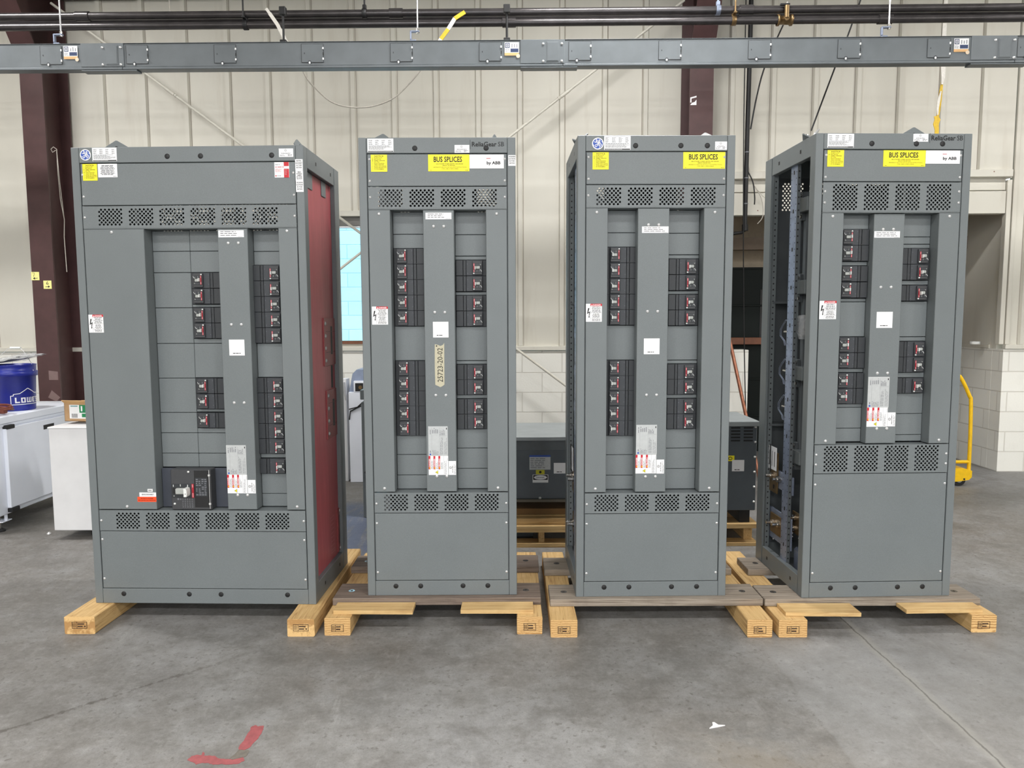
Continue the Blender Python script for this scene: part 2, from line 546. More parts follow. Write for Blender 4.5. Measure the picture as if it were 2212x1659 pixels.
    def build(s, name, parent=None, loc=None, rotz=None):
        me = bpy.data.meshes.new(name)
        me.from_pydata(s.v, [], s.f)
        for q in s.m: me.materials.append(q)
        me.polygons.foreach_set('material_index', s.mi)
        me.polygons.foreach_set('use_smooth', s.sm)
        me.update()
        o = bpy.data.objects.new(name, me)
        COL.objects.link(o)
        if parent is not None: o.parent = parent
        if loc is not None: o.location = loc
        if rotz is not None: o.rotation_euler = (0, 0, rotz)
        return o

def tag(o, label, cat, group=None, kind=None):
    o['label'] = label
    o['category'] = cat
    if group: o['group'] = group
    if kind: o['kind'] = kind
    return o

def structure(o):
    o['kind'] = 'structure'
    return o

def thing(name, label, cat, loc=(0,0,0), rotz=0.0, group=None):
    o = bpy.data.objects.new(name, None)
    COL.objects.link(o)
    o.empty_display_size = 0.1
    o.location = loc
    o.rotation_euler = (0, 0, rotz)
    return tag(o, label, cat, group)

# text as mesh, fitted
_TC = {}
def text_mesh(st, bold=False):
    k = (st, bold)
    if k in _TC: return _TC[k]
    cu = bpy.data.curves.new('t', 'FONT')
    cu.body = st
    cu.resolution_u = 2
    if bold: cu.offset = 0.022 if bold is True else bold
    ob = bpy.data.objects.new('t', cu)
    COL.objects.link(ob)
    dg = bpy.context.evaluated_depsgraph_get()
    me = bpy.data.meshes.new_from_object(ob.evaluated_get(dg))
    vs = [(v.co.x, v.co.y) for v in me.vertices]
    fs = [tuple(p.vertices) for p in me.polygons]
    bpy.data.objects.remove(ob); bpy.data.curves.remove(cu); bpy.data.meshes.remove(me)
    _TC[k] = (vs, fs)
    return _TC[k]

def text(mb, st, x, z, h, y, m, w=None, align='L', rot=0, bold=False):
    """cap height h, baseline z; optional exact width w; rot 90 = reads upward"""
    vs, fs = text_mesh(st, bold)
    if not vs: return
    x0 = min(p[0] for p in vs); x1 = max(p[0] for p in vs)
    sz = h / 0.70
    sx = sz if w is None else w / (x1-x0)
    W = (x1-x0)*sx
    ox = {'L': 0, 'C': -W/2, 'R': -W}[align]
    out = []
    for p in vs:
        u = (p[0]-x0)*sx+ox; v = p[1]*sz
        if rot == 0: out.append((x+u, y, z+v))
        else: out.append((x-v, y, z+u))
    mb.add(out, fs, m)

def wordbars(mb, x0, z0, x1, z1, y, m, rows, fill=0.5, center=False, rot=0, dens=0.85):
    """rows of print too small to read"""
    rnd = random.Random(int(abs(x0*1e4+z0*7e4)))
    if rot == 0:
        dz = (z1-z0)/rows; W = x1-x0
        for r in range(rows):
            zz = z1-(r+0.5)*dz
            L = W*rnd.uniform(0.62, 1.0)
            cx = x0+(W-L)/2 if center else x0
            u = 0
            while u < L:
                ln = min(dz*rnd.uniform(1.2, 4.0), L-u)
                mb.rect(cx+u, zz-dz*fill/2, cx+u+ln, zz+dz*fill/2, y, m)
                u += ln + dz*0.45/dens
    else:
        dx = (x1-x0)/rows; W = z1-z0
        for r in range(rows):
            xx = x0+(r+0.5)*dx
            L = W*rnd.uniform(0.62, 1.0)
            u = 0
            while u < L:
                ln = min(dx*rnd.uniform(1.2, 4.0), L-u)
                mb.rect(xx-dx*fill/2, z0+u, xx+dx*fill/2, z0+u+ln, y, m)
                u += ln + dx*0.45/dens

def spline(pts, n=6, closed=False):
    P = [Vector((p[0], p[1], p[2] if len(p) > 2 else 0)) for p in pts]
    out = []
    for i in range(len(P)-1):
        a = P[max(i-1,0)]; b = P[i]; c = P[i+1]; d = P[min(i+2,len(P)-1)]
        for k in range(n):
            t = k/n
            out.append(0.5*((2*b)+(-a+c)*t+(2*a-5*b+4*c-d)*t*t+(-a+3*b-3*c+d)*t**3))
    out.append(P[-1])
    return out

def stroke(mb, pts, w, y, m, sm=True):
    """flat ribbon on plane y through (x,z) points"""
    P = spline(pts) if sm else [Vector((p[0], p[1], 0)) for p in pts]
    L = []; R = []
    for i in range(len(P)):
        d = P[min(i+1,len(P)-1)]-P[max(i-1,0)]
        if d.length < 1e-9: d = Vector((1,0,0))
        d.normalize(); nx = Vector((-d.y, d.x, 0))*w/2
        L.append(P[i]+nx); R.append(P[i]-nx)
    vs = [(p.x, y, p.y) for p in L]+[(p.x, y, p.y) for p in R]
    n = len(P)
    mb.add(vs, [(i, i+1, n+i+1, n+i) for i in range(n-1)], m)

# perforated sheet: real round holes in a staggered diamond lattice
def perf_panel(mb, x0, z0, x1, z1, y, t, groups, gz0, gz1, rows, cols, m, hr=0.0054):
    back = y+t
    def slab(a, b, c, d):
        if c-a < 1e-5 or d-b < 1e-5: return
        mb.rect(a, b, c, d, y, m)
        mb.add([(a,back,b),(a,back,d),(c,back,d),(c,back,b)], [(0,1,2,3)], m)
    gx = sorted(groups)
    dxs = []
    for (a, b) in gx:
        dx = (b-a-2*hr)/(2*cols-1)
        dxs.append((a+hr, dx))
    dz = (gz1-gz0-2*hr)/(rows-1)
    zb = gz0+hr-dz; zt = zb+(rows+1)*dz
    slab(x0, z0, x1, zb); slab(x0, zt, x1, z1)
    cur = x0
    for (xs, dx) in dxs:
        A = xs-dx; B = xs+2*cols*dx
        slab(cur, zb, A, zt); cur = B
        for r in range(-1, rows+1):
            for c in range(-1, cols+1):
                cx = xs+2*c*dx+(dx if r % 2 else 0); cz = gz0+hr+r*dz
                hole = 0 <= r < rows and 0 <= c < cols
                D = [(cx+dx,cz),(cx,cz+dz),(cx-dx,cz),(cx,cz-dz)]
                if hole:
                    n = 12
                    C = [(cx+hr*math.cos(2*PI*i/n), cz+hr*math.sin(2*PI*i/n)) for i in range(n)]
                    vs = [(p[0],y,p[1]) for p in D+C]
                    fs = []
                    for q in range(4):
                        arc = [4+(q*3+k) % n for k in (3,2,1,0)]
                        fs.append((q, (q+1)%4, *arc))
                    mb.add(vs, fs, m)
                    vs2 = [(p[0],y,p[1]) for p in C]+[(p[0],back,p[1]) for p in C]
                    mb.add(vs2, [(i, n+i, n+(i+1)%n, (i+1)%n) for i in range(n)], m)
                    mb.add([(p[0],back,p[1]) for p in D+C], [tuple(reversed(f)) for f in fs], m)
                else:
                    if cx < A-1e-6 or cx > B+1e-6 or cz < zb-1e-6 or cz > zt+1e-6: continue
                    Q = []
                    for p in D:
                        q = (min(max(p[0],A),B), min(max(p[1],zb),zt))
                        if not Q or (abs(q[0]-Q[-1][0])+abs(q[1]-Q[-1][1]) > 1e-7): Q.append(q)
                    if len(Q) > 2 and abs(Q[0][0]-Q[-1][0])+abs(Q[0][1]-Q[-1][1]) < 1e-7: Q.pop()
                    if len(Q) > 2:
                        mb.poly(Q, y, m)
                        mb.add([(p[0],back,p[1]) for p in reversed(Q)], [tuple(range(len(Q)))], m)
    slab(cur, zb, x1, zt)
    for (a,b,c,d) in ((x0,z0,x1,z0),(x1,z0,x1,z1),(x1,z1,x0,z1),(x0,z1,x0,z0)):
        mb.add([(a,y,b),(c,y,d),(c,back,d),(a,back,b)], [(0,1,2,3)], m)

# building frame: slightly turned against the camera
YAW = -0.025
def bw(s, t, z=0.0):
    c, q = math.cos(YAW), math.sin(YAW)
    return (c*s - q*t, q*s + c*t, z)

# ------------------------------------------------------------------ switchboard pieces
H = 2.286
D = 0.634
_shared = {}

def share(name, fn, parent, loc, rot=(0,0,0)):
    """one mesh, many objects"""
    k = fn.__name__ if not isinstance(fn, tuple) else fn
    if k not in _shared:
        o = fn().build(name)
        _shared[k] = o
    else:
        o = _shared[k].copy()
        COL.objects.link(o)
    o.name = name
    o.parent = parent
    o.location = loc
    o.rotation_euler = rot
    return o

def screw_mesh():
    b = MB()
    b.lathe([(0.0075,0),(0.0075,0.0015),(0.006,0.0040),(0.003,0.0052),(0.0,0.0054)], (0,0,0), STEEL, 14, 'y')
    b.box(-0.0055,-0.0056,-0.0008,0.0055,-0.0046,0.0008, INKG)
    return b

def small_screw_mesh():
    b = MB()
    b.lathe([(0.006,0),(0.006,0.0016),(0.0046,0.0036),(0.0,0.0044)], (0,0,0), STEEL, 14, 'y')
    b.box(-0.0045,-0.0047,-0.0007,0.0045,-0.0038,0.0007, INKG)
    return b

def plug_mesh():
    b = MB()
    b.lathe([(0.0125,0),(0.0125,0.001),(0.010,0.0024),(0.0,0.0030)], (0,0,0), BLK3, 20, 'y')
    return b

BW, BH = 0.150, 0.0765
def fx(f): return -BW/2 + f*BW
def br_body():
    b = MB()
    b.box(fx(0), 0.012, -BH/2, fx(1), 0.05, BH/2, BLK)
    b.box(fx(.11), 0.0, -BH/2, fx(.655), 0.012, BH/2, BLK2, 0.0012)
    b.box(fx(.665), 0.001, -BH/2, fx(.755), 0.012, BH/2, BLK, 0.001)
    b.box(fx(.768), 0.0, -BH/2, fx(1), 0.012, BH/2, BLK, 0.0012)
    b.disc(fx(.685), 0.004, 0.0022, 0.0005, BLK3, 10)
    b.box(fx(.735), -0.001, -BH/2, fx(.775), 0.006, -BH/2+0.004, BLK3)
    for z in (0.026, -0.020):
        b.rect(fx(.60), z, fx(.625), z+0.0016, -0.0004, INKG)
    return b
def br_escutcheon():
    b = MB()
    z0, z1 = -BH*.44, BH*.44
    b.box(fx(.12), -0.010, z0, fx(.445), 0.0, z1, MBLK, 0.0015)
    b.box(fx(.14), -0.0125, -BH*.30, fx(.43), -0.010, BH*.30, BLK, 0.0008)
    b.rect(fx(.165), -BH*.125, fx(.345), BH*.105, -0.0128, BLK3)
    stroke(b, [(fx(.135), BH*.27), (fx(.145), BH*.2), (fx(.175), BH*.14), (fx(.205), BH*.145)], 0.0016, -0.0130, WHT)
    for f in (.17, .20, .29, .315):
        b.rect(fx(f), BH*.15, fx(f)+0.0009, BH*.27, -0.0130, INKG)
    b.rect(fx(.285), BH*.15, fx(.295), BH*.27, -0.0130, TOG)
    stroke(b, [(fx(.16), -BH*.24), (fx(.175), -BH*.16), (fx(.19), -BH*.24)], 0.0018, -0.0130, TOG, False)
    for f in (.21, .25, .29, .33):
        b.rect(fx(f), -BH*.27, fx(f)+0.0006, -BH*.14, -0.0130, INKG)
    return b
def br_toggle_in():
    b = MB()
    b.box(fx(.195), -0.0185, -BH*.10, fx(.335), -0.008, BH*.085, TOG, 0.002)
    b.box(fx(.338), -0.030, -BH*.09, fx(.365), -0.008, BH*.13, WHT, 0.0012)
    return b
def br_toggle_out():
    b = MB()
    b.box(fx(.195), -0.0185, -BH*.10, fx(.335), -0.008, BH*.085, TOG, 0.002)
    b.box(fx(.165), -0.030, -BH*.11, fx(.195), -0.008, BH*.11, WHT, 0.0012)
    return b
def br_trip():
    b = MB()
    b.box(fx(.372), -0.0136, -BH*.28, fx(.412), -0.0120, BH*.29, REDP)
    b.rect(fx(.378), BH*.16, fx(.406), BH*.27, -0.0138, PINK)
    b.rect(fx(.378), -BH*.26, fx(.406), -BH*.11, -0.0138, PINK)
    return b
def br_button():
    b = MB()
    b.lathe([(0.0036,0),(0.0036,0.0025),(0.0,0.003)], (0,0,0), WHT, 12, 'y')
    return b

def breaker(parent, xc, zc, y, flip, tog='in'):
    rot = (0, PI, 0) if flip else (0, 0, 0)
    o = share('circuit_breaker', br_body, parent, (xc, y, zc), rot)
    share('escutcheon', br_escutcheon, o, (0,0,0))
    share('toggle_handle', br_toggle_in if tog == 'in' else br_toggle_out, o, (0,0,0))
    share('trip_plate', br_trip, o, (0,0,0))
    share('test_button', br_button, o, (fx(.40), -0.010, BH*.37))
    return o

def cover_plate(name, parent, x0, z0, x1, z1, y, t=0.012, m=None, gap=0.0012):
    return MB().box(x0, y, z0+gap, x1, y+t, z1-gap, m or G, 0.0016).build(name, parent)

# ---------------- stickers (thin sheets stuck on the front)
TY = 0.0004
def sheet(b, r, y, m, c=0):
    b.box(r[0], y, r[1], r[2], y+0.0007, r[3], m)

def st_ge(p, r, y=-0.0008):
    b = MB()
    cx, cz = (r[0]+r[2])/2, (r[1]+r[3])/2
    R = (r[3]-r[1])/2
    b.cyl((cx,y,cz),(cx,y+0.0007,cz), R, PAPER, 40)
    b.disc(cx, cz, R*.84, y-TY, BLUI, 40)
    k = R/205.0
    def q(px, pz): return (cx+(px-385)*k, cz-(pz-570)*k)
    # four water-drop curls on the ring
    for a in range(4):
        t = PI/2*a+0.35
        c = (cx+R*.80*math.cos(t), cz+R*.80*math.sin(t))
        stroke(b, [(cx+R*.88*math.cos(t-.22), cz+R*.88*math.sin(t-.22)), c, (cx+R*.70*math.cos(t+.14), cz+R*.70*math.sin(t+.14))], R*.10, y-2*TY, PAPER)
    w = R*.105
    G1 = [(262,498),(290,530),(335,520),(368,480),(350,448),(325,470),(340,525),(385,540),(400,505),(385,580),(355,655),(315,685),(288,660),(305,615),(360,590),(410,565)]
    E1 = [(405,575),(470,540),(440,530),(412,495),(425,452),(455,448),(458,480),(425,530),(408,590),(425,645),(465,668),(505,645),(505,595),(470,578),(445,605),(462,632)]
    stroke(b, [q(*a) for a in G1], w, y-2*TY, PAPER)
    stroke(b, [q(*a) for a in E1], w, y-2*TY, PAPER)
    return b.build('emblem_sticker', p)

def st_plate(p, r, y=-0.0008):
    b = MB(); sheet(b, r, y, PAPER); Y = y-TY
    W = r[2]-r[0]; h = r[3]-r[1]
    X = lambda f: r[0]+W*f
    Z = lambda f: r[3]-h*f
    for row, zz in enumerate((.10, .24, .37)):
        for c in range(4):
            wordbars(b, X(.05+.25*c), Z(zz+.10), X(.05+.25*c+.15), Z(zz), Y, INKG, 2, .5)
    wordbars(b, X(.05), Z(.84), X(.96), Z(.50), Y, INKG, 6, .45)
    b.rect(X(.03), Z(.985), X(.98), Z(.915), Y, INK)
    wordbars(b, X(.06), Z(.965), X(.95), Z(.935), Y-TY, PAPER, 1, .6)
    return b.build('rating_label', p)

def st_notice(p, r, y=-0.0008, ticks=(2, 4)):
    b = MB(); sheet(b, r, y, YEL); Y = y-TY
    W = r[2]-r[0]; h = r[3]-r[1]
    text(b, 'NOTICE', r[0]+W*.50, r[3]-h*.125, h*.075, Y, INK, W*.55, 'C', 0, True)
    L = ['FILLER PLATE','BUS SPLICE','ASSEMBLY HARDWARE','KIT PKG','INSTRUCTION BOOK','WIRING HARDWARE','BATTERY PACK & ADAPTER','LIFTING BRACKET KITS','KEY PROGRAMMING']
    for i, s in enumerate(L):
        zz = r[3]-h*(.205+.083*i)
        text(b, s, r[0]+W*.20, zz, h*.045, Y, INK, W*min(.75, .034*len(s)+.08), 'L', 0, True)
        cx, cz = r[0]+W*.105, zz+h*.022
        if i in ticks: b.disc(cx, cz, h*.024, Y, INK, 10)
        else:
            stroke(b, [(cx+h*.022*math.cos(a*PI/4), cz+h*.022*math.sin(a*PI/4)) for a in range(9)], h*.007, Y, INK, False)
    return b.build('notice_label', p)

def st_bus(p, r, y=-0.0008):
    b = MB(); sheet(b, r, y, YEL); Y = y-TY
    W = r[2]-r[0]; h = r[3]-r[1]; cx = r[0]+W*.5
    text(b, 'BUS SPLICES', cx-W*.02, r[3]-h*.44, h*.31, Y, INK, W*.69, 'C', 0, True)
    text(b, 'ARE ATTACHED TO MAIN, NEUTRAL AND GROUND', cx+W*.02, r[3]-h*.585, h*.05, Y, INK, W*.66, 'C', 0, True)
    text(b, 'BARS IN THIS SECTION', cx, r[3]-h*.675, h*.05, Y, INK, W*.30, 'C', 0, True)
    text(b, '(REFERENCE DEH FOR INSTALLATION INSTRUCTIONS)', cx+W*.03, r[3]-h*.78, h*.05, Y, INK, W*.80, 'C')
    text(b, '(THIS LABEL IS REMOVABLE)', cx+W*.03, r[3]-h*.875, h*.055, Y, INK, W*.40, 'C')
    wordbars(b, r[0]+W*.04, r[1]+h*.05, r[0]+W*.09, r[1]+h*.08, Y, INK, 1, .7)
    wordbars(b, r[2]-W*.10, r[1]+h*.05, r[2]-W*.02, r[1]+h*.08, Y, INK, 1, .7)
    return b.build('splice_label', p)

def st_by(p, r, y=-0.0008):
    b = MB(); sheet(b, r, y, PAPER); Y = y-TY
    W = r[2]-r[0]; h = r[3]-r[1]
    b.rect(r[0]+W*.49, r[3]-h*.30, r[0]+W*.61, r[3]-h*.26, Y, REDI)
    text(b, 'by ABB', r[0]+W*.50, r[3]-h*.70, h*.21, Y, INK, W*.40, 'L', 0, .03)
    return b.build('maker_label', p)

def st_name(p, r, y=-0.0003):
    b = MB(); W = r[2]-r[0]; h = r[3]-r[1]
    b.rect(r[0]-W*.055, r[1]-h*.6, r[0]-W*.045, r[3]+h*.45, y, INK)
    text(b, 'ReliaGear', r[0], r[1], h*.98, y, INK, W*.765, 'L', 0, .020)
    text(b, 'SB', r[0]+W*.81, r[1], h*.98, y, INK, W*.185, 'L', 0, False)
    return b.build('printed_name', p)

def st_ul(p, r, y=-0.0008):
    b = MB(); sheet(b, r, y, PAPER); Y = y-TY
    W = r[2]-r[0]; h = r[3]-r[1]; cx = r[0]+W*.47; cz = r[3]-h*.22
    R = h*.12
    stroke(b, [(cx+R*math.cos(a*PI/8), cz+R*math.sin(a*PI/8)) for a in range(17)], h*.03, Y, INKG, False)
    text(b, 'UL', cx, cz-h*.05, h*.10, Y, INKG, R*1.1, 'C')
    wordbars(b, r[0]+W*.13, r[3]-h*.66, r[0]+W*.83, r[3]-h*.48, Y, INKG, 2, .45, True)
    wordbars(b, r[0]+W*.06, r[3]-h*.92, r[0]+W*.50, r[3]-h*.70, Y, INKG, 2, .4)
    wordbars(b, r[0]+W*.62, r[3]-h*.92, r[0]+W*.95, r[3]-h*.66, Y, INKG, 2, .5)
    return b.build('listing_label', p)

def st_danger(p, r, y=-0.0008):
    b = MB(); sheet(b, r, y, PAPER); Y = y-TY
    W = r[2]-r[0]; h = r[3]-r[1]
    xs = r[0]+W*.28
    b.rect(xs, r[3]-h*.13, r[2], r[3], Y, REDI)
    text(b, 'DANGER', xs+W*.17, r[3]-h*.105, h*.075, Y-TY, PAPER, W*.48, 'L', 0, True)
    b.poly([(xs+W*.04, r[3]-h*.11), (xs+W*.14, r[3]-h*.11), (xs+W*.09, r[3]-h*.03)], Y-TY, PAPER)
    k = [(.13,.24),(.22,.24),(.15,.47),(.27,.42),(.215,.70),(.245,.70),(.19,.80),(.155,.70),(.18,.70),(.20,.49),(.07,.58)]
    b.poly([(r[0]+W*a, r[3]-h*c) for a, c in k], Y, INK)
    b.rect(xs, r[1]+h*.02, xs+W*.008, r[3]-h*.13, Y, INKG)
    wordbars(b, xs+W*.05, r[3]-h*.50, r[2]-W*.04, r[3]-h*.15, Y, INK, 7, .42, True)
    b.rect(xs, r[3]-h*.52, r[2]-W*.02, r[3]-h*.513, Y, INKG)
    wordbars(b, xs+W*.10, r[3]-h*.78, r[2]-W*.10, r[3]-h*.54, Y, INK, 5, .42, True)
    b.rect(xs, r[3]-h*.80, r[2]-W*.02, r[3]-h*.793, Y, INKG)
    wordbars(b, xs+W*.08, r[3]-h*.96, r[2]-W*.08, r[3]-h*.82, Y, INK, 3, .42, True)
    return b.build('danger_label', p)

def st_lines(p, r, y, name, rows, pad=.08, center=False, ink=None, fill=.42, m=None, foot=True):
    b = MB(); sheet(b, r, y, m or PAPER); Y = y-TY
    W = r[2]-r[0]; h = r[3]-r[1]
    wordbars(b, r[0]+W*pad, r[1]+h*.16, r[2]-W*pad, r[3]-h*.08, Y, ink or INK, rows, fill, center)
    if foot: wordbars(b, r[2]-W*.22, r[1]+h*.04, r[2]-W*.03, r[1]+h*.09, Y, INKG, 1, .6)
    return b.build(name, p)

def st_words(p, r, y, name, words):
    b = MB(); sheet(b, r, y, PAPER); Y = y-TY
    W = r[2]-r[0]; h = r[3]-r[1]; n = len(words)
    for i, s in enumerate(words):
        text(b, s, (r[0]+r[2])/2, r[3]-h*(.20+.80*i/n), h*.115, Y, INK, W*min(.86, .10*len(s)), 'C', 0, True)
    return b.build(name, p)

def st_asset(p, r, y):
    b = MB(); sheet(b, r, y, PAPER); Y = y-TY
    W = r[2]-r[0]; h = r[3]-r[1]
    wordbars(b, r[0]+W*.24, r[1]+h*.11, r[0]+W*.76, r[1]+h*.17, Y, INK, 1, .7)
    return b.build('asset_sticker', p)

def st_spec(p, r, y):
    b = MB(); sheet(b, r, y, SILV); Y = y-TY
    W = r[2]-r[0]; h = r[3]-r[1]
    X = lambda f: r[0]+W*f
    Z = lambda f: r[3]-h*f
    wordbars(b, X(.08), Z(.27), X(.14), Z(.05), Y, INKG, 1, .5, False, 90)
    wordbars(b, X(.18), Z(.24), X(.52), Z(.05), Y, INKG, 4, .4, False, 90)
    wordbars(b, X(.58), Z(.30), X(.86), Z(.10), Y, INKG, 5, .42, False, 90)
    wordbars(b, X(.20), Z(.97), X(.52), Z(.78), Y, INKG, 6, .35, False, 90)
    wordbars(b, X(.60), Z(.95), X(.75), Z(.34), Y, INKG, 3, .35, False, 90)
    wordbars(b, X(.80), Z(.95), X(.96), Z(.36), Y, INKG, 3, .25, False, 90)
    b.rect(X(.175), Z(.98), X(.18), Z(.05), Y, INKG)
    b.rect(X(.565), Z(.98), X(.57), Z(.05), Y, INKG)
    b.rect(X(.57), Z(.322), X(.97), Z(.318), Y, INKG)
    b.disc(X(.10), Z(.945), W*.045, Y, BLUI, 16)
    b.rect(X(.08), Z(.89), X(.12), Z(.82), Y, INKG)
    b.rect(X(.92), Z(.11), X(.96), Z(.05), Y, INK)
    return b.build('specification_label', p)

def st_warn(p, r, y):
    b = MB(); sheet(b, r, y, PAPER); Y = y-TY
    W = r[2]-r[0]; h = r[3]-r[1]
    X = lambda f: r[0]+W*f
    Z = lambda f: r[3]-h*f
    for i, wd in enumerate(('DANGER', 'DANGER', 'PELIGRO')):
        x = .0+.25*i
        b.rect(X(x), Z(.70), X(x+.095), Z(.0), Y, REDI)
        text(b, wd, X(x+.085), Z(.56), W*.065, Y-TY, PAPER, h*.42, 'L', 90, True)
        b.poly([(X(x+.02), Z(.625)), (X(x+.08), Z(.585)), (X(x+.08), Z(.665))], Y-TY, YEL)
        wordbars(b, X(x+.125), Z(.69), X(x+.235), Z(.18), Y, INKG, 3, .4, False, 90)
    b.rect(X(.77), Z(1), X(.775), Z(0), Y, INKG)
    wordbars(b, X(.80), Z(.97), X(.92), Z(.20), Y, INKG, 3, .35, False, 90)
    wordbars(b, X(.95), Z(.25), X(.98), Z(.04), Y, INKG, 1, .4, False, 90)
    b.poly([(X(.33), Z(.86)), (X(.48), Z(.76)), (X(.48), Z(.96))], Y, INK)
    b.poly([(X(.348), Z(.86)), (X(.47), Z(.78)), (X(.47), Z(.94))], Y-TY, YEL)
    stroke(b, [(X(.39), Z(.86)), (X(.42), Z(.845)), (X(.415), Z(.875)), (X(.455), Z(.86))], W*.02, Y-2*TY, INK, False)
    return b.build('warning_label', p)

def st_cert(p, r, y):
    b = MB(); sheet(b, r, y, PAPER); Y = y-TY
    W = r[2]-r[0]; h = r[3]-r[1]
    cx, cz = r[0]+W*.25, r[1]+h*.52
    R = W*.15
    stroke(b, [(cx+R*math.cos(a*PI/8), cz+R*math.sin(a*PI/8)) for a in range(17)], W*.04, Y, INK, False)
    text(b, 'UL', cx+W*.06, cz-R*.6, W*.14, Y, INK, R*1.2, 'L', 90)
    wordbars(b, r[0]+W*.48, r[1]+h*.15, r[0]+W*.60, r[1]+h*.85, Y, INK, 1, .5, False, 90)
    wordbars(b, r[0]+W*.70, r[1]+h*.06, r[0]+W*.95, r[1]+h*.90, Y, INKG, 2, .35, False, 90)
    return b.build('certification_label', p)

# ---------------- lifting bracket on the roof
def bracket(parent, x, y, rz, tilt=0.0, m=None):
    b = MB()
    b.prism([(-.075,0),(.075,0),(.066,.030),(.004,.066),(-.004,.066),(-.066,.030)], 'y', -0.003, 0.003, m or G)
    b.cyl((0,-.0034,.030),(0,.0034,.030), .009, BLK3, 14)
    b.box(-.075, -.003, -.0, .075, .05, .005, G)
    for sx in (-.045, .045):
        b.cyl((sx,.028,.004),(sx,.028,.014), .009, CHROME, 6)
    o = b.build('lifting_bracket', parent, (x, y, H))
    o.rotation_euler = (tilt, 0, rz)
    return o

# ---------------- inner steelwork seen through the open left side
def interior(p, W, rich=True):
    b = MB()
    for xx in (0.020, W-0.05):
        b.box(xx, .245, .03, xx+.003, .325, 2.20, GALV)
        b.box(xx, .243, .03, xx+.017, .246, 2.20, GD)
    for i in range(64):
        z = .09+i*.0328
        for yy in (.256, .314):
            b.add([(0.0194,yy-.003,z-.003),(0.0194,yy+.003,z-.003),(0.0194,yy+.003,z+.003),(0.0194,yy-.003,z+.003)], [(3,2,1,0)], BLK3)
        b.disc(.0285, z, .0045, .2424, BLK3, 8)
        if i % 6 == 3:
            b.add([(0.0194,.278,z-.010),(0.0194,.292,z-.010),(0.0194,.292,z+.010),(0.0194,.278,z+.010)], [(3,2,1,0)], BLK3)
    b.build('upright', p)
    b = MB()
    b.box(.010, .530, .06, .036, .533, 2.19, G)
    b.box(.010, .530, .06, .013, .553, 2.19, G)
    for i in range(64):
        b.disc(.022, .09+i*.0328, .0045, .5294, BLK3, 8)
    b.build('rear_angle', p)
    for z in (2.027, 1.603, 1.152, .705):
        b = MB()
        b.box(.060, .212, z-.072, .150, .326, z, G, .003)
        b.box(.074, .300, z-.112, .150, .334, z+.036, GD, .002)
        b.cyl((.074,.318,z+.018),(.066,.318,z+.018), .009, CHROME, 6)
        b.cyl((.074,.312,z-.092),(.066,.312,z-.092), .009, CHROME, 6)
        b.build('bus_support_box', p)
    b = MB()
    b.box(.090, .350, .72, .100, .378, 1.96, GD)
    b.box(.090, .285, .70, .104, .318, 2.00, GD, .002)
    b.box(.118, .300, .72, .122, .42, 2.05, BLK3)
    b.box(.20, .33, .50, .56, .336, 2.10, BLK3)
    b.build('bus_barrier', p)
    for z in (1.488, .800):
        MB().box(.02, .52, z, W-.03, .612, z+.012, GD).build('rear_shelf', p)
    for z in (1.345, 1.135, .940):
        b = MB()
        for dy in (0, .016):
            b.tube([(.03,.352-dy,z+.052),(.03,.368-dy,z+.052),(.03,.410-dy,z+.024),(.03,.436-dy,z+.0),(.03,.436-dy,z-.034),(.03,.385-dy,z-.060),(.03,.372-dy,z-.085)], .0016, GALV, 6)
        b.cyl((.03,.33,z-.010),(.03,.375,z-.010), .007, CHROME, 8)
        b.build('bus_clip', p)
    b = MB()
    b.box(.030, .422, .430, .038, .562, .66, BRASS, .002)
    b.box(.040, .245, .462, .052, .598, .560, GALV, .002)
    b.add([(.0296,.455,.452),(.0296,.475,.452),(.0296,.475,.475),(.0296,.455,.475)], [(3,2,1,0)], BLK3)
    b.build('neutral_bar', p)
    for yy in (.492, .390):
        b = MB()
        b.cyl((.045,yy,.522),(-.008,yy,.522), .009, CHROME, 10)
        b.cyl((.030,yy,.522),(.016,yy,.522), .019, CHROME, 6)
        b.build('bar_bolt', p)
    b = MB()
    b.box(.030, .335, .200, .038, .505, .312, BRASS, .002)
    b.box(.080, .180, .245, .088, .325, .365, BRASS, .002)
    b.box(.040, .245, .160, .050, .598, .335, GALV, .002)
    b.build('ground_bar', p)
    for xx, yy, zz in ((.03,.455,.262),(.03,.372,.272),(.08,.285,.335),(.08,.288,.278)):
        b = MB()
        b.cyl((xx+.01,yy,zz),(xx-.042,yy,zz), .0085, CHROME, 10)
        b.cyl((xx,yy,zz),(xx-.014,yy,zz), .018, CHROME, 6)
        b.build('bar_bolt', p)
    b = MB()
    b.box(.022, .420, .560, .0245, .576, .690, PAPER)
    for k, yy in enumerate((.44, .475, .51, .545)):
        b.add([(.0215,yy,.58),(.0215,yy+.008,.58),(.0215,yy+.008,.665),(.0215,yy,.665)], [(3,2,1,0)], INKG if k % 2 else INK)
    b.tube([(.019,.50,.70),(.018,.497,.62),(.020,.492,.545)], .003, BLK3, 6)
    tg = b.build('hanging_tag', p)
    if rich:
        b = MB()
        b.lathe([(.0,-.07),(.022,-.068),(.034,-.03),(.030,0),(.036,.035),(.030,.055),(.0,.06)], (.085,.270,1.365), FILM, 12)
        b.build('wrapped_part', p)
        b = MB()
        b.box(.08, .185, .012, .20, .300, .172, GALV, .012)
        b.build('heater_box', p)
    return tg

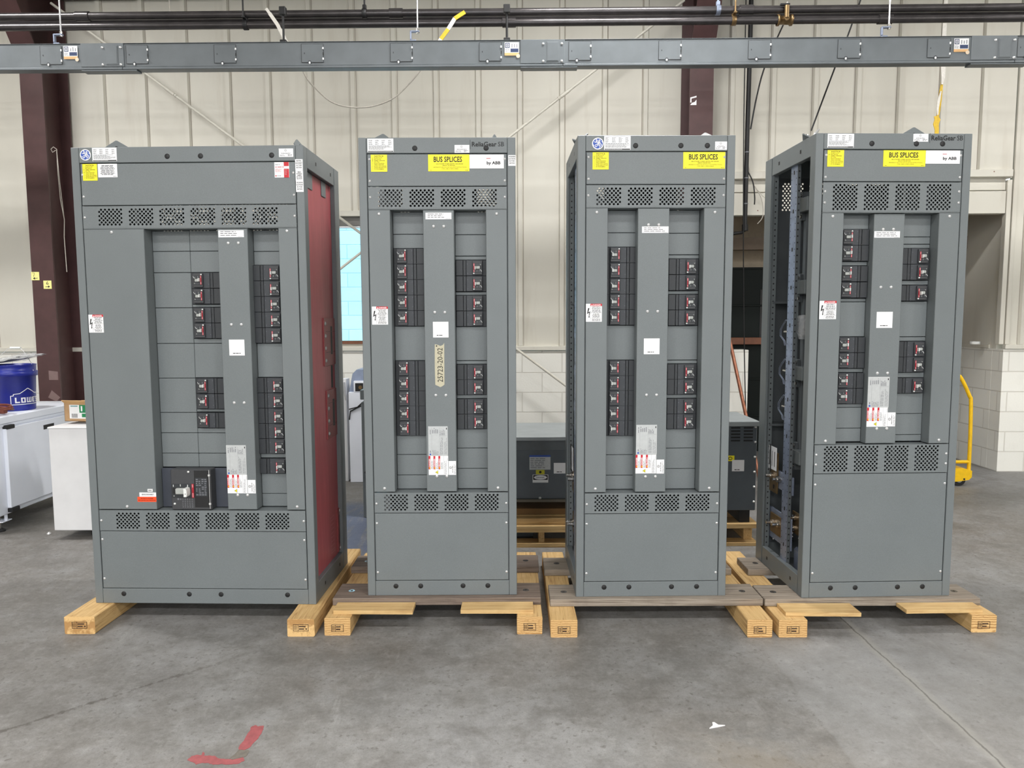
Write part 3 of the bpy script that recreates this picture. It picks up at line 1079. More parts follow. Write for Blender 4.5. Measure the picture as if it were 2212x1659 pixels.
def switchboard(name, label, loc, rz, W, spec):
    p = thing(name, label, 'switchboard', loc, rz, 'grey switchboards standing in a row')
    P = 0.0385
    b = MB()
    sw = .056
    for x0, x1 in ((0, P), (W-P, W)):
        b.box(x0, 0, 0, x1, sw, H, G, .0022)
    for x0, x1 in ((0, .03), (W-.03, W)):
        b.box(x0, D-.090, 0, x1, D, H, G, .002)
        b.box(x0, sw-.01, H-.098, x1, D-.1, H, G, .002)
        b.box(x0, sw-.01, 0, x1, D-.1, .10, G, .002)
    b.box(P+.0008, .0006, 2.2115, W-P-.0008, .03, H, G, .0022)
    b.box(P+.0008, .0006, 0, W-P-.0008, .03, .0765, G, .0022)
    b.box(P, .025, H-.004, W-P, D-.01, H-.0005, G)
    b.box(.03, D-.03, H-.098, W-.03, D, H, G)
    b.box(.03, D-.03, 0, W-.03, D, .10, G)
    b.box(.03, .05, .003, W-.03, D-.03, .006, GD)
    # inner return flanges round the front opening
    b.box(P, .012, .0765, P+.006, .05, 2.2115, GD)
    b.box(W-P-.006, .012, .0765, W-P, .05, 2.2115, GD)
    b.build('frame', p)
    xa, xb = P+.0045, W-P-.0045
    z = spec['z']          # panel joints from the top
    MB().box(xa, .001, z[1]+.002, xb, .02, 2.2075, G, .002).build('top_panel', p)
    for (za, zb, gr, g0, g1, rows, ledge) in spec['vents']:
        b = MB()
        perf_panel(b, xa, za+.002, xb, zb-.002, .001, .003, gr, g0, g1, rows, 6, G)
        if ledge == 'up': b.box(xa, .003, zb-.0045, xb, spec['fill']+.01, zb-.0022, G)
        else: b.box(xa, .003, za-.0015, xb, spec['fill']+.01, za+.0025, G)
        b.build('vent_panel', p)
    MB().box(xa, .001, .0795, xb, .02, spec['vents'][1][0]-.002, G, .002).build('bottom_panel', p)
    zt, zbm = spec['vents'][0][0]-.003, spec['vents'][1][1]+.003
    F = spec['fill']
    for (x0, x1, side) in spec['covers']:
        b = MB()
        b.box(x0, .0, zbm, x1, .006, zt, G, .002)
        if side == 'L': b.box(x1-.003, .004, zbm, x1, F+.004, zt, G)
        else: b.box(x0, .004, zbm, x0+.003, F+.004, zt, G)
        b.build('side_cover', p)
    x0, x1 = spec['center']; cy = spec['cy']
    b = MB()
    b.box(x0, cy, zbm, x1, cy+.006, zt-.001, G, .002)
    b.box(x0, cy+.004, zbm, x0+.003, F+.004, zt, G)
    b.box(x1-.003, cy+.004, zbm, x1, F+.004, zt, G)
    b.build('center_cover', p)
    for (x0, x1, side, rows) in spec['cols']:
        for rw in rows:
            if rw[0] == 'p':
                cover_plate('filler_plate', p, x0, rw[1], x1, rw[2], F)
            elif rw[0] == 'b':
                n = rw[3]; h = (rw[2]-rw[1])/n
                for i in range(n):
                    zc = rw[2]-h*(i+.5)
                    xc = x0+BW/2+.002 if side == 'L' else x1-BW/2-.002
                    breaker(p, xc, zc, F-.016, side == 'R', spec.get('tog_'+side, 'in'))
        # dark deadfront behind the column
        b = MB(); b.box(x0-.02, F+.055, zbm, x1+.02, F+.058, zt, BLK3); b.build('deadfront', p)
    # rear sheet with louvre holes
    b = MB()
    perf_panel(b, .03, .9, W-.03, H-.098, D-.02, .002, spec['vents'][0][2], spec['rear'][0], spec['rear'][1], spec['rear'][2], 6, GD)
    perf_panel(b, .03, .10, W-.03, .9, D-.02, .002, spec['vents'][0][2], .112, .195, 8, 6, GD)
    b.build('rear_panel', p)
    for sx, sz in spec['screws']: share('screw', screw_mesh, p, (sx, spec.get('sy', 0.0), sz))
    for sx, sz in spec['cscrews']: share('screw', screw_mesh, p, (sx, cy, sz))
    for sx, sz in spec['pscrews']: share('panel_screw', small_screw_mesh, p, (sx, .001, sz))
    for sx, sz in spec['plugs']: share('hole_plug', plug_mesh, p, (sx, .0004, sz))
    return p

# ------------------------------------------------------------------ the hall
def wob(o):
    o.location = (0, 0, 0)
    o.rotation_euler = (0, 0, YAW)
    return structure(o)

b = MB(); b.box(-14, -14, -.2, 14, 12, 0, FLOOR)
structure(b.build('floor'))
b = MB(); b.box(-14, -14, 7.0, 14, 7.6, 7.2, CEIL)
structure(b.build('ceiling'))
for nm, x0, x1 in (('wall_left', -11.2, -11.0), ('wall_right', 11.0, 11.2)):
    structure(MB().box(x0, -14, 0, x1, 7.4, 7.0, CREAM).build(nm))
b = MB()
b.box(-14, -12.2, 0, -5, -12, 7, CREAM); b.box(5, -12.2, 0, 14, -12, 7, CREAM); b.box(-5, -12.2, 4.6, 5, -12, 7, CREAM)
structure(b.build('wall_front'))

T = 7.30
WS0, WS1, WZ0, WZ1 = -2.25, -0.95, 1.325, 2.47
OL, OLb, OR = 1.78, 2.17, 4.665
b = MB()
RIBL = plain('rib_shade_line', rgb(126, 112, 100), .7)  # shade along one side of each rib, painted as a thin dark line
def pan(s0, s1, z0, z1): b.box(s0, T, z0, s1, T+.08, z1, CREAM)
pan(-11.5, WS0, 1.265, 7); pan(WS0, WS1, WZ1+.09, 7); pan(WS0, WS1, 1.265, WZ0)
pan(WS1, OL, 1.265, 7); pan(OL, OR, 2.88, 7); pan(OR+.03, 11.5, 1.265, 7)
ribs = [-4.207, -3.79, -3.37, -2.956, -2.562, -2.146, -1.726, -1.321, -0.912, -0.501, -0.095, 0.315, 0.728, 1.122, 1.54, 1.955, 2.35, 2.753, 3.159, 3.559, 3.959, 4.353]
ribs = [-4.207-.41*k for k in range(12, 0, -1)] + ribs + [4.83+.41*k for k in range(12)]
for s in ribs:
    zb = 1.27
    if WS0-.02 < s < WS1+.02: zb = WZ1+.12
    if OL-.02 < s < OR: zb = 2.95
    b.prism([(s-.030, T), (s-.019, T-.030), (s+.019, T-.030), (s+.030, T)], 'z', zb, 7, CREAM)
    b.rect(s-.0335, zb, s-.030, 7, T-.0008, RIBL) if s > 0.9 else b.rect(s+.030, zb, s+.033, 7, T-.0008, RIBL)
# lower block wall
def blk(s0, s1, z1=1.222): b.box(s0, T-.02, 0, s1, T+.18, z1, CREAMB)
blk(-11.5, OLb); blk(OR-.005, 11.5)
wb = wob(b.build('wall_back'))
# trims
b = MB()
b.box(-11.5, T-.045, 1.225, OL, T+.01, 1.268, CREAM, .004)
b.box(OR, T-.045, 1.225, 11.5, T+.01, 1.268, CREAM, .004)
wob(b.build('trim_1'))
b = MB()
b.box(OL, T-.05, 2.882, OR-.02, T+.01, 2.952, CREAM, .004)
b.box(OL, T+.01, 2.765, OR-.05, T+.09, 2.882, CREAM, .003)
b.box(OL, T-.005, 2.54, OR-.05, T+.09, 2.755, CREAM, .003)
for k in range(9):
    b.disc(OL+.2+k*.31, 2.93, .006, T-.0512, BRN, 8)
    if k % 2: b.disc(OL+.15+k*.30, 2.585, .006, T-.0062, BRN, 8)
wob(b.build('trim_2'))
b = MB()
b.box(OR-.045, T-.012, 1.27, OR+.0, T+.05, 2.86, CREAM, .003)
b.box(OR+.01, T-.02, 1.27, OR+.05, T+.05, 7.0, CREAM, .003)
wob(b.build('trim_3'))
# dark girt high on the wall
wob(MB().box(-11, T-.14, 4.64, 11, T-.032, 4.84, plain('girt_paint', rgb(84, 76, 72), .6)).build('trim_4'))
# window trims: base angle over it, sill under it
b = MB()
b.box(WS0-.03, T-.05, 2.555, WS1+.03, T+.01, 2.61, CREAM, .003)
b.box(WS0, T+.0, WZ1, WS1, T+.08, 2.555, plain('window_header_grey', rgb(120, 118, 114), .6))
wob(b.build('trim_5'))
win = MB()
win.box(WS0, T+.02, WZ0, WS0+.03, T+.07, WZ1, ALU); win.box(WS1-.03, T+.02, WZ0, WS1, T+.07, WZ1, ALU)
win.box(WS0, T-.02, WZ0-.03, WS1, T+.08, WZ0, BRN); win.box(WS0, T+.02, WZ1-.02, WS1, T+.07, WZ1, ALU)
wf = wob(win.build('window_1'))
pn = MB().box(WS0+.03, T+.044, WZ0, WS1-.03, T+.048, WZ1-.02, PANE).build('pane', wf)
# neighbouring wall seen through the window
b = MB(); b.box(-9, 10.4, -.2, 6, 10.6, 6.0, BLUEB)
wob(b.build('wall_outside'))
# doorway recess
TB = 8.42
b = MB()
b.box(OR, T+.10, 1.222, OR+.08, TB, 2.75, CREAM)
b.box(OR-.006, T+.15, 0, OR+.08, TB, 1.222, CREAMB)
b.box(OR-.004, T+.75, 1.222, OR+.002, T+.79, 2.75, CREAM)
b.box(OR-.012, T+.2, 1.222, OR+.01, TB, 1.26, CREAM, .003)
b.box(1.0, T+.08, 0, 1.05, TB, 2.9, CREAM)
b.box(1.0, TB, 2.10, OR+.1, TB+.1, 2.9, plain('recess_shaded_cream', rgb(176, 162, 142), .7)); b.box(1.05, TB-.45, 2.27, OR, TB-.35, 2.40, plain('recess_lintel_brown', rgb(108, 94, 80), .7))  # upper back is cream; its dimness is put into a darker colour
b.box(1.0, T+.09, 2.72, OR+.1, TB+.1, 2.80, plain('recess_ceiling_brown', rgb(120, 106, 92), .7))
wob(b.build('wall_recess'))
b = MB()
b.box(1.05, TB-.02, 0, OR, TB+.06, 2.10, GREEN)
for k in range(1, 6): b.box(1.05, TB-.03, k*.42-.012, OR, TB-.018, k*.42+.012, GREEN, .003)
b.box(2.62, TB-.026, 1.3, 3.1, TB-.019, 1.86, BLK3)
wob(b.build('door_1'))
b = MB(); b.box(1.05, TB-.10, 1.24, OR-.01, TB-.03, 1.318, BRN, .004)
wob(b.build('trim_6'))

# ------------------------------------------------------------------ columns, rods
def column(name, label, s, wrap):
    loc = bw(s, 7.08, 0)
    o = thing(name, label, 'column', loc, YAW, 'maroon building columns')
    b = MB()
    b.box(-.107, -.20, 0, .107, -.182, 3.95, MAR)
    b.box(-.107, .18, 0, .107, .198, 4.75, MAR)
    b.box(-.006, -.182, 0, .006, .18, 4.75, MAR)
    b.box(-.15, -.24, 0, .15, .205, .02, MAR)
    b.build('shaft', o)
    b = MB()
    # haunch and rafter rising towards the middle of the hall
    web = [(-.19, 3.95), (-.72, 4.72), (-8.0, 5.55), (-8.0, 6.1), (.19, 5.3), (.19, 4.74), (.0, 3.95)]
    b.prism(web, 'x', -.006, .006, MAR)
    def fl(a, c, t=.016):
        dy, dz = c[0]-a[0], c[1]-a[1]
        L = math.hypot(dy, dz); ny, nz = -dz/L*t, dy/L*t
        b.prism([a, c, (c[0]+ny, c[1]+nz), (a[0]+ny, a[1]+nz)], 'x', -.107, .107, MAR)
    fl((-.19, 3.945), (-.72, 4.72)); fl((-.72, 4.72), (-8.0, 5.55))
    b.build('haunch', o)
    return o
cl = column('steel_column', 'maroon steel column on the left with two yellow notes and a white string', -4.640, True)
cr = column('steel_column', 'maroon steel column rising behind the third cabinet', 1.568, False)
b = MB()
for q in ([(-.102,3.545),(-.045,3.56),(-.045,3.545),(-.09,3.535),(-.09,3.50),(-.102,3.50)], [(-.102,3.478),(-.045,3.478),(-.045,3.525),(-.062,3.505),(-.085,3.498)]):
    b.poly([(x, z) for x, z in q], -.2006, PAPER)
b.build('sticker_scrap', cr)
b = MB()
for q in ([(.0,.97),(.09,.97),(.09,1.05),(.0,1.06)], [(-.02,.80),(.06,.76),(.10,.80),(.02,.87)]):
    b.poly(q, -.2006, plain('scuffed_primer', rgb(128, 106, 104), .6))
b.build('bare_patch', cl)

def rod(label, a, c, t=7.02):
    p0 = Vector(bw(a[0], t, a[1])); p1 = Vector(bw(c[0], t, c[1]))
    mid = p0.lerp(p1, .5)
    b = MB()
    b.cyl(p0-mid, p1-mid, .0125, CREAM, 10)
    d = (p1-p0).normalized()
    o = b.build('brace_rod', None, mid)
    tag(o, label, 'brace rod', 'crossed wall braces')
    q = Vector(bw(a[0]+(c[0]-a[0])*.185, t, a[1]+(c[1]-a[1])*.185))-mid
    k = MB(); k.cyl(q-d*.05, q+d*.05, .0165, CREAM, 8); k.cyl(q+d*.06, q+d*.075, .018, CREAM, 6)
    k.build('turnbuckle', o)
rod('cream brace rod falling from upper left to lower right across the wall', (-4.50, 4.515), (1.42, .09))
rod('cream brace rod rising from lower left to upper right across the wall', (1.42, 4.44), (-4.48, .03), 6.985)

# sticky notes and string on the left column
def note(s, z, dig, arrow, label):
    o = thing('sticky_note', label, 'note', bw(s, 6.877, z), YAW, 'yellow notes on the left column')
    b = MB()
    b.box(-.039, -.0015, -.039, .039, .0, .039, NOTE)
    b.build('paper', o)
    b = MB()
    if dig == '7': stroke(b, [(-.026,.030),(-.004,.028),(-.012,.008),(-.016,-.006)], .004, -.002, INK, False)
    else: stroke(b, [(.006,.032),(-.006,.020),(-.008,.006),(.004,.002),(.010,.010),(.002,.016),(-.007,.010)], .004, -.002, INK)
    if arrow < 0:
        stroke(b, [(.022,-.020),(-.012,-.022)], .005, -.002, INK, False); b.poly([(-.022,-.022),(-.004,-.034),(-.004,-.008)], -.002, INK)
    else:
        stroke(b, [(-.022,-.020),(.010,-.018)], .005, -.002, INK, False); b.poly([(.024,-.018),(.006,-.030),(.006,-.006)], -.002, INK)
    b.build('handwriting', o)
note(-4.711, 1.963, '7', -1, 'yellow note reading 7 with a left arrow on the column')
note(-4.597, 1.881, '6', 1, 'yellow note reading 6 with a right arrow on the column')
b = MB()
b.tube([(.0,0,.0),(-.03,0,-.02),(-.045,0,.01),(-.02,0,.03),(.01,0,.01),(.01,-.002,-.2),(.02,-.004,-.45),(.045,0,-.64),(.035,-.002,-.80),(.04,0,-1.13)], .0035, WIRE, 6)
b.tube([(.01,0,.0),(.016,.004,-.25),(.034,.002,-.5),(.045,0,-.66)], .003, WIRE, 6)
tag(b.build('string', None, bw(-4.44, 6.872, 3.13), YAW), 'white string hanging in a loop down the left maroon column', 'string')

# ------------------------------------------------------------------ busway
SL = .0048
def hung(name, label, cat, s, t, z, group=None):
    o = thing(name, label, cat, bw(s, t, z), YAW, group)
    o.rotation_euler = (0, SL, YAW)
    return o
BUS = hung('busway', 'long grey busway duct hanging across the hall below the black pipes', 'busway', 0, 5.15, 3.345)
joints = [-5.87, -2.820, 0.228, 3.262, 5.9]
for i in range(4):
    b = MB()
    a, c = joints[i], joints[i+1]
    b.box(a+.001, 0, -.071, c-.001, .062, .085, DUCT, .003)
    b.box(a+.001, -.006, -.088, c-.001, .068, -.0715, DUCT, .003)
    b.box(a+.001, -.004, .085, c-.001, .066, .089, DUCT, .002)
    b.build('housing', BUS)
for a in joints[1:4]:
    b = MB()
    b.box(a-.29, -.006, -.070, a+.012, 0, .088, DUCT, .002)
    b.box(a-.29, -.004, -.098, a+.10, .066, -.089, DUCT, .002)
    b.build('joint_cover', BUS)
    b = MB(); b.box(a-.112, -.009, -.058, a-.028, -.006, .072, DUCT, .0025)
    b.box(a-.106, -.0105, -.052, a-.034, -.009, .066, DUCT, .002)
    b.build('joint_window', BUS)
    for dx in (-.135, -.008):
        for dz in (-.056, .058):
            MB().lathe([(.0085,0),(.0085,.004),(.0,.006)], (a+dx, -.006, dz), STEEL, 8, 'y').build('joint_bolt', BUS)
for s in (-4.61, -4.0, -3.320, -2.715, -2.100, -1.493, -0.879, -0.268, 0.343, 0.953, 1.558, 2.158, 2.756, 3.352, 3.96):
    x0, x1, z0, z1 = s-.075, s+.075, -.050, .072
    o = MB()
    o.box(x0, -.0035, z0, x1, 0, z1, DUCT, .003)
    q = o.build('plug_in_cover', BUS)
    b = MB()
    for (u0, w0, u1, w1) in ((x0-.002, z0-.002, x1+.002, z0+.0005), (x0-.002, z0, x0+.0005, z1), (x1-.0005, z0, x1+.002, z1), (x0, z1-.0005, x1, z1+.001)):
        b.rect(u0, w0, u1, w1, -.0042, BLK3)
    b.disc(x0+.055, z0, .012, -.0044, BLK3, 14); b.disc(x0+.055, z0-.002, .010, -.0046, DUCT, 14)
    b.rect(x1-.003, z0+.045, x1+.003, z0+.065, -.0046, BLK3); b.rect(x0+.018, z0+.055, x0+.022, z0+.065, -.0046, BLK3)
    b.build('cover_outline', q)
    for (cx, cz) in ((x1-.001, z1-.030), (x1-.001, z0+.022), (x0+.055, z0-.004)):
        MB().box(cx-.005, -.009, cz-.008, cx+.005, -.002, cz+.008, STEEL, .002).build('cover_clip', q)
for s, nm in ((-3.180, 0), (-.121, 0), (2.904, 0)):
    b = MB(); y = -.0042
    x0, x1, z0, z1 = s-.049, s+.049, -.016, .072
    b.rect(x0, z0, x1, z1, y, PAPER)
    b.rect(x0, z0, x1, z0+.018, y-.0003, plain('tan_print', rgb(222, 176, 120), .5))
    b.rect(x0+.004, z1-.038, x0+.034, z1-.004, y-.0003, plain('navy_print', rgb(44, 60, 98), .5))
    b.rect(x0+.009, z1-.033, x0+.029, z1-.009, y-.0006, PAPER)
    b.rect(x0+.013, z1-.029, x0+.025, z1-.013, y-.0009, MATS['navy_print'])
    b.rect(x0+.017, z1-.025, x0+.021, z1-.017, y-.0012, PAPER)
    b.rect(x0+.040, z0+.022, x1-.004, z0+.046, y-.0003, MATS['navy_print'])
    wordbars(b, x0+.042, z1-.036, x1-.006, z1-.006, y-.0003, INKG, 3, .3, False, 90)
    wordbars(b, x0+.004, z0+.022, x0+.036, z0+.044, y-.0003, INKG, 4, .4)
    b.disc(x1-.006, z0-.003, .013, y-.0004, plain('tan_seal', rgb(226, 206, 180), .5), 16)
    b.build('rating_label', BUS)

# hanger rods that carry the busway
for s, lab in ((-3.262, 'threaded hanger rod with beam clamp over the left end of the busway'), (-.770, 'threaded hanger rod with beam clamp over the middle of the busway'), (2.434, 'threaded hanger rod with beam clamp over the right part of the busway')):
    o = thing('hanger_rod', lab, 'hanger', bw(s, 5.181, 3.44-SL*s), YAW, 'busway hangers')
    MB().cyl((0,0,.06),(0,0,3.56), .0055, ALU, 8).build('rod', o)
    b = MB()
    b.box(-.052, -.012, .060, .012, .012, .070, GALV, .002); b.box(-.052, -.012, .012, -.042, .012, .070, GALV, .002)
    b.box(-.052, -.012, -.002, -.010, .012, .010, GALV, .002); b.cyl((0,0,.052),(0,0,.086), .011, CHROME, 6)
    b.cyl((-.03,0,.0),(-.03,0,-.004), .01, CHROME, 6)
    b.build('beam_clamp', o)

# ------------------------------------------------------------------ pipes under the roof
def pipe(label, t, z, r, seams):
    o = hung('steel_pipe', label, 'pipe', 0, t, z, 'black overhead pipes')
    MB().cyl((-7.5,0,0),(7.5,0,0), r, PIPEB, 24).build('tube', o)
    for s in seams:
        b = MB(); b.cyl((s-.05,0,0),(s+.05,0,0), r+.007, PIPEB, 20)
        b.build('coupling', o)
pipe('uppermost black steel pipe running across the top of the view', 5.6, 3.797, .028, (-3.35, -.99, 1.59))
pipe('black steel pipe running behind the other two overhead pipes', 5.70, 3.800, .036, ())
pipe('lowest black steel pipe running just above the busway', 5.6, 3.722, .0275, (-.15, 2.6))
def hanger(s, zt, label, m, rz=3.56, yo=0.0):
    o = thing('pipe_hanger', label, 'hanger', bw(s, 5.6, zt-SL*s), YAW, 'pipe hangers')
    b = MB()
    b.lathe([(.035,-.016),(.035,.016),(.0295,.016),(.0295,-.016),(.035,-.016)], (0,0,0), m, 20, 'x')
    b.box(-.014, -.012, .032, .014, .012, .062, m, .003)
    b.build('ring', o)
    MB().cyl((0,yo,.045),(0,yo,rz), .0065, m, 8).build('rod', o)
    if yo: MB().box(-.012, yo-.008, .036, .012, .012, .048, m, .002).build('arm', o)
hanger(-2.12, 3.722, 'rusty clamp on the lowest pipe left of the hanging cable', BLK3, 1.3, -.046)
hanger(-1.225, 3.797, 'black clevis hanger on the uppermost pipe above the second cabinet', BLK3, 1.3)
hanger(1.385, 3.797, 'grey clevis hanger on the uppermost pipe over the right column', GALV, 1.3)
hanger(1.50, 3.722, 'tan band hanger on the lowest pipe beside the right column', BRASS, 1.3, -.046)
for s, lab in ((-1.70, 'short dark rod joining the lowest pipe to the busway, left one'), (-.155, 'short dark rod joining the lowest pipe to the busway near its middle label')):
    b = MB(); b.cyl((0,0,.09),(0,0,.30), .008, BLK3, 8); b.box(-.022,-.02,.085,.022,.02,.11, BLK3, .003); b.box(-.022,-.02,.275,.022,.02,.33, BLK3, .003)
    tag(b.build('short_rod', None, bw(s, 5.181, 3.345-SL*s), YAW), lab, 'rod', 'short rods over the busway')
o = thing('gas_valve', 'tan brass valve fitted on the lowest black pipe at upper right', 'valve', bw(1.872, 5.6, 3.722-SL*1.87), YAW)
b = MB(); b.lathe([(.034,-.055),(.040,-.055),(.040,-.04),(.031,-.04),(.031,.04),(.040,.04),(.040,.055),(.034,.055)], (0,0,0), BRASS, 16, 'x'); b.cyl((0,-.046,.0),(0,-.046,.085), .017, BRASS, 10); b.cyl((0,-.02,.0),(0,-.052,.0), .02, BRASS, 10); b.build('body', o)
b = MB(); b.box(-.05,-.054,.085,.02,-.038,.10, BLK3, .003); b.cyl((0,-.046,.08),(0,-.046,.108), .006, CHROME, 8); b.build('lever', o)

# hanging cable and straps
L3 = lambda pts, t, org: [tuple(Vector(bw(s, t, z))-Vector(org)) for s, z in pts]
org = bw(-1.2, 5.566, 3.3)
cab = [(-1.70,3.41),(-1.655,3.32),(-1.575,3.235),(-1.50,3.17),(-1.43,3.137),(-1.36,3.122),(-1.28,3.115),(-1.18,3.122),(-1.08,3.15),(-1.0,3.19),(-.93,3.25),(-.865,3.315),(-.80,3.39),(-.765,3.43)]
b = MB(); b.tube(spline([(*p,) for p in []] or L3(cab, 5.566, org), 4), .0055, WIRE, 8)
tag(b.build('hanging_cable', None, org), 'thin grey cable sagging in a loop below the busway', 'cable')
def strap(name, label, pts, t, w, m, m2=None):
    org = bw(pts[0][0], t, pts[0][1])
    b = MB()
    for i in range(len(pts)-1):
        mm = m if (m2 is None or i % 2 == 0) else m2
        a = Vector(bw(pts[i][0], t, pts[i][1]))-Vector(org); c = Vector(bw(pts[i+1][0], t, pts[i+1][1]))-Vector(org)
        d = (c-a).normalized(); n = Vector((d.z, 0, -d.x))*w*(1.0 if i else .8)
        vs = []
        for p in (a, c):
            for k in (-1, 1):
                for yy in (-.004, .004): vs.append(tuple(p+n*k/2+Vector((0, yy, 0))))
        b.add(vs, [(0,2,6,4),(1,5,7,3),(0,4,5,1),(2,3,7,6),(0,1,3,2),(4,6,7,5)], mm)
    return tag(b.build(name, None, org), label, 'strap', 'straps tied to the overhead pipes')
strap('white_strap', 'flat white strap tied over the pipes left of the hanging cable', [(-1.95,3.835),(-1.925,3.80),(-1.87,3.72),(-1.82,3.62),(-1.765,3.52),(-1.70,3.41)], 5.566, .026, STRAPW)
strap('yellow_strap', 'yellow strap tied over the pipes right of the hanging cable', [(-.765,3.43),(-.70,3.53),(-.655,3.60),(-.60,3.67),(-.55,3.745),(-.475,3.79)], 5.566, .028, STRAPY, STRAPW)
org = bw(3.74, 6.9, 3.86)
b = MB()
def ribbon(pts, m):
    n = len(pts); vs = []
    for (s_, z, w, dt) in pts:
        p = Vector(bw(s_, 6.9+dt, z))-Vector(org)
        for k in (-1, 1):
            for yy in (-.003, .003): vs.append((p.x+k*w/2, p.y+yy, p.z))
    fs = [(0,1,3,2), (4*n-4,4*n-2,4*n-1,4*n-3)]
    for i in range(n-1):
        a_ = 4*i; c_ = a_+4
        fs += [(a_,a_+2,c_+2,c_),(a_+1,c_+1,c_+3,a_+3),(a_,c_,c_+1,a_+1),(a_+2,a_+3,c_+3,c_+2)]
    b.add(vs, fs, m)
ribbon([(3.745,5.2,.030,0),(3.738,4.3,.034,0),(3.735,3.86,.040,0),(3.742,3.78,.042,0),(3.745,3.70,.030,0),(3.738,3.64,.014,0)], STRAPW)
ribbon([(3.745,3.70,.010,.008),(3.738,3.62,.024,.008),(3.728,3.50,.034,.008),(3.722,3.42,.030,.008),(3.716,3.35,.020,.008)], STRAPY)
ribbon([(3.728,3.58,.010,-.006),(3.712,3.50,.026,-.006),(3.705,3.43,.022,-.006),(3.708,3.37,.010,-.006)], STRAPW)
ribbon([(3.70,3.36,.040,0),(3.712,3.33,.052,0),(3.70,3.29,.050,0),(3.71,3.24,.036,0),(3.712,3.0,.030,0)], STRAPY)
tag(b.build('yellow_strap', None, org), 'twisted yellow and white strap hanging at far right behind the fourth cabinet', 'strap', 'straps tied to the overhead pipes')

# black riser conduit and cables beside the right column
b = MB()
b.tube([tuple(Vector(bw(s, 7.12, z))-Vector(bw(2.06, 7.12, 2.43))) for s, z in ((2.068,5.0),(2.066,4.0),(2.060,3.3),(2.058,2.43))], .021, BLK3, 12)
b.cyl((0,0,.0),(0,0,-.06), .029, BLK3, 12)
for z in (3.1, 2.86, 2.62): b.cyl((.0,0,z-2.43),(.0,0,z-2.42), .0225, INKG, 12)
b.tube([(-.0,0,-.05),(-.03,.01,-.075),(-.25,.02,-.10),(-.30,.02,-.105)], .016, BLK3, 10)
tag(b.build('conduit', None, bw(2.06, 7.12, 2.43)), 'black riser conduit ending above the doorway beside the right column', 'conduit')
def cable(label, pts, t, r, m, group='loose cables by the doorway'):
    org = bw(pts[0][0], t, pts[0][1])
    b = MB(); b.tube(spline(L3(pts, t, org), 5), r, m, 6)
    return tag(b.build('cable', None, org), label, 'cable', group)
cable('thin black cable hanging down the full doorway between two cabinets', [(2.005,5.0),(2.01,3.9),(2.015,3.3),(2.03,2.5),(2.05,1.8),(2.075,1.1),(2.11,.4)], 7.08, .005, BLK3)
cable('black cable crossing from the riser up to the right', [(2.07,3.30),(2.12,3.6),(2.20,3.9),(2.42,4.4)], 7.05, .007, BLK3)
cable('black cable slanting down to the roof of the fourth cabinet', [(2.62,4.1),(2.50,3.74),(2.42,3.53),(2.24,3.02)], 6.0, .006, BLK3)
cable('pale wire hanging loose from the riser in an open curve', [(2.09,2.95),(2.14,2.82),(2.22,2.68),(2.24,2.52),(2.19,2.44)], 7.16, .004, WIRE)
cable('pale wire hanging straight beside the riser', [(2.09,3.0),(2.13,2.85),(2.22,2.72),(2.30,2.66)], 7.17, .003, WIRE)
cable('short dark cable tail hanging below the riser clamp', [(2.08,2.93),(2.13,2.83),(2.15,2.70),(2.15,2.62)], 7.14, .006, BLK3)
cable('thin white wire hanging from above at upper left of the pipes', [(-2.86,4.6),(-2.84,4.2),(-2.83,3.9)], 5.9, .003, WIRE)

# ------------------------------------------------------------------ the four switchboards
G4 = [(.0910,.2120), (.2440,.3650), (.3970,.5180), (.5500,.6710)]
G6 = [(.1285+.1533*i, .1285+.1533*i+.122) for i in range(6)]
GA = [(.1195,.2394),(.2716,.3935),(.4233,.5472),(.577,.7006),(.7303,.8536),(.8832,1.0085)]
P_, B_ = 'p', 'b'
L23 = [(P_,1.8324,1.942),(P_,1.7620,1.8324),(B_,1.3754,1.7610,5),(P_,1.1996,1.3750),(B_,.8172,1.1990,5),(P_,.7163,.8165),(P_,.61,.7163),(P_,.537,.61)]
R23 = [(P_,1.8291,1.942),(P_,1.7237,1.8291),(P_,1.7036,1.7232),(B_,1.5462,1.7031,2),(P_,1.5280,1.5458),(B_,1.3718,1.5276,2),(P_,1.1982,1.3714),(P_,1.1798,1.1978),(B_,1.0256,1.1794,2),(P_,1.0046,1.0252),(B_,.8492,1.0042,2),(P_,.7484,.8488),(P_,.6423,.7484),(P_,.537,.6423)]
L4 = [(P_,1.8405,1.912),(B_,1.6851,1.8400,2),(P_,1.6640,1.6846),(B_,1.5045,1.6636,2),(P_,1.4863,1.5040),(P_,1.313,1.4859),(B_,1.1560,1.3126,2),(P_,1.1350,1.1555),(B_,.978,1.1346,2),(P_,.9585,.9776),(P_,.8529,.9585),(P_,.784,.8529)]
R4 = [(P_,1.8038,1.912),(P_,1.7681,1.8038),(P_,1.7480,1.7677),(B_,1.592,1.7476,2),(P_,1.5683,1.5916),(B_,1.4888,1.5679,1),(P_,1.3115,1.4884),(P_,1.2894,1.3111),(B_,1.1345,1.289,2),(P_,1.1071,1.1341),(B_,1.0295,1.1067,1),(P_,.9247,1.0290),(P_,.8173,.9247),(P_,.784,.8173)]
A1z = [1.892,1.7905,1.6848,1.509,1.3293,1.1527,.977,.8719,.7661,.6945]
A1 = [(P_, A1z[i+1], A1z[i]) for i in range(9)]
B1 = [(P_,1.7905,1.892),(P_,1.6848,1.7905),(B_,1.5268,1.6840,2),(P_,1.5110,1.5264),(B_,1.3545,1.5106,2),(P_,1.3293,1.3540),(P_,1.1548,1.3293),(B_,.996,1.1544,2),(P_,.9798,.9956),(B_,.8983,.9794,1),(P_,.8719,.8979),(P_,.7661,.8719),(P_,.6945,.7661)]
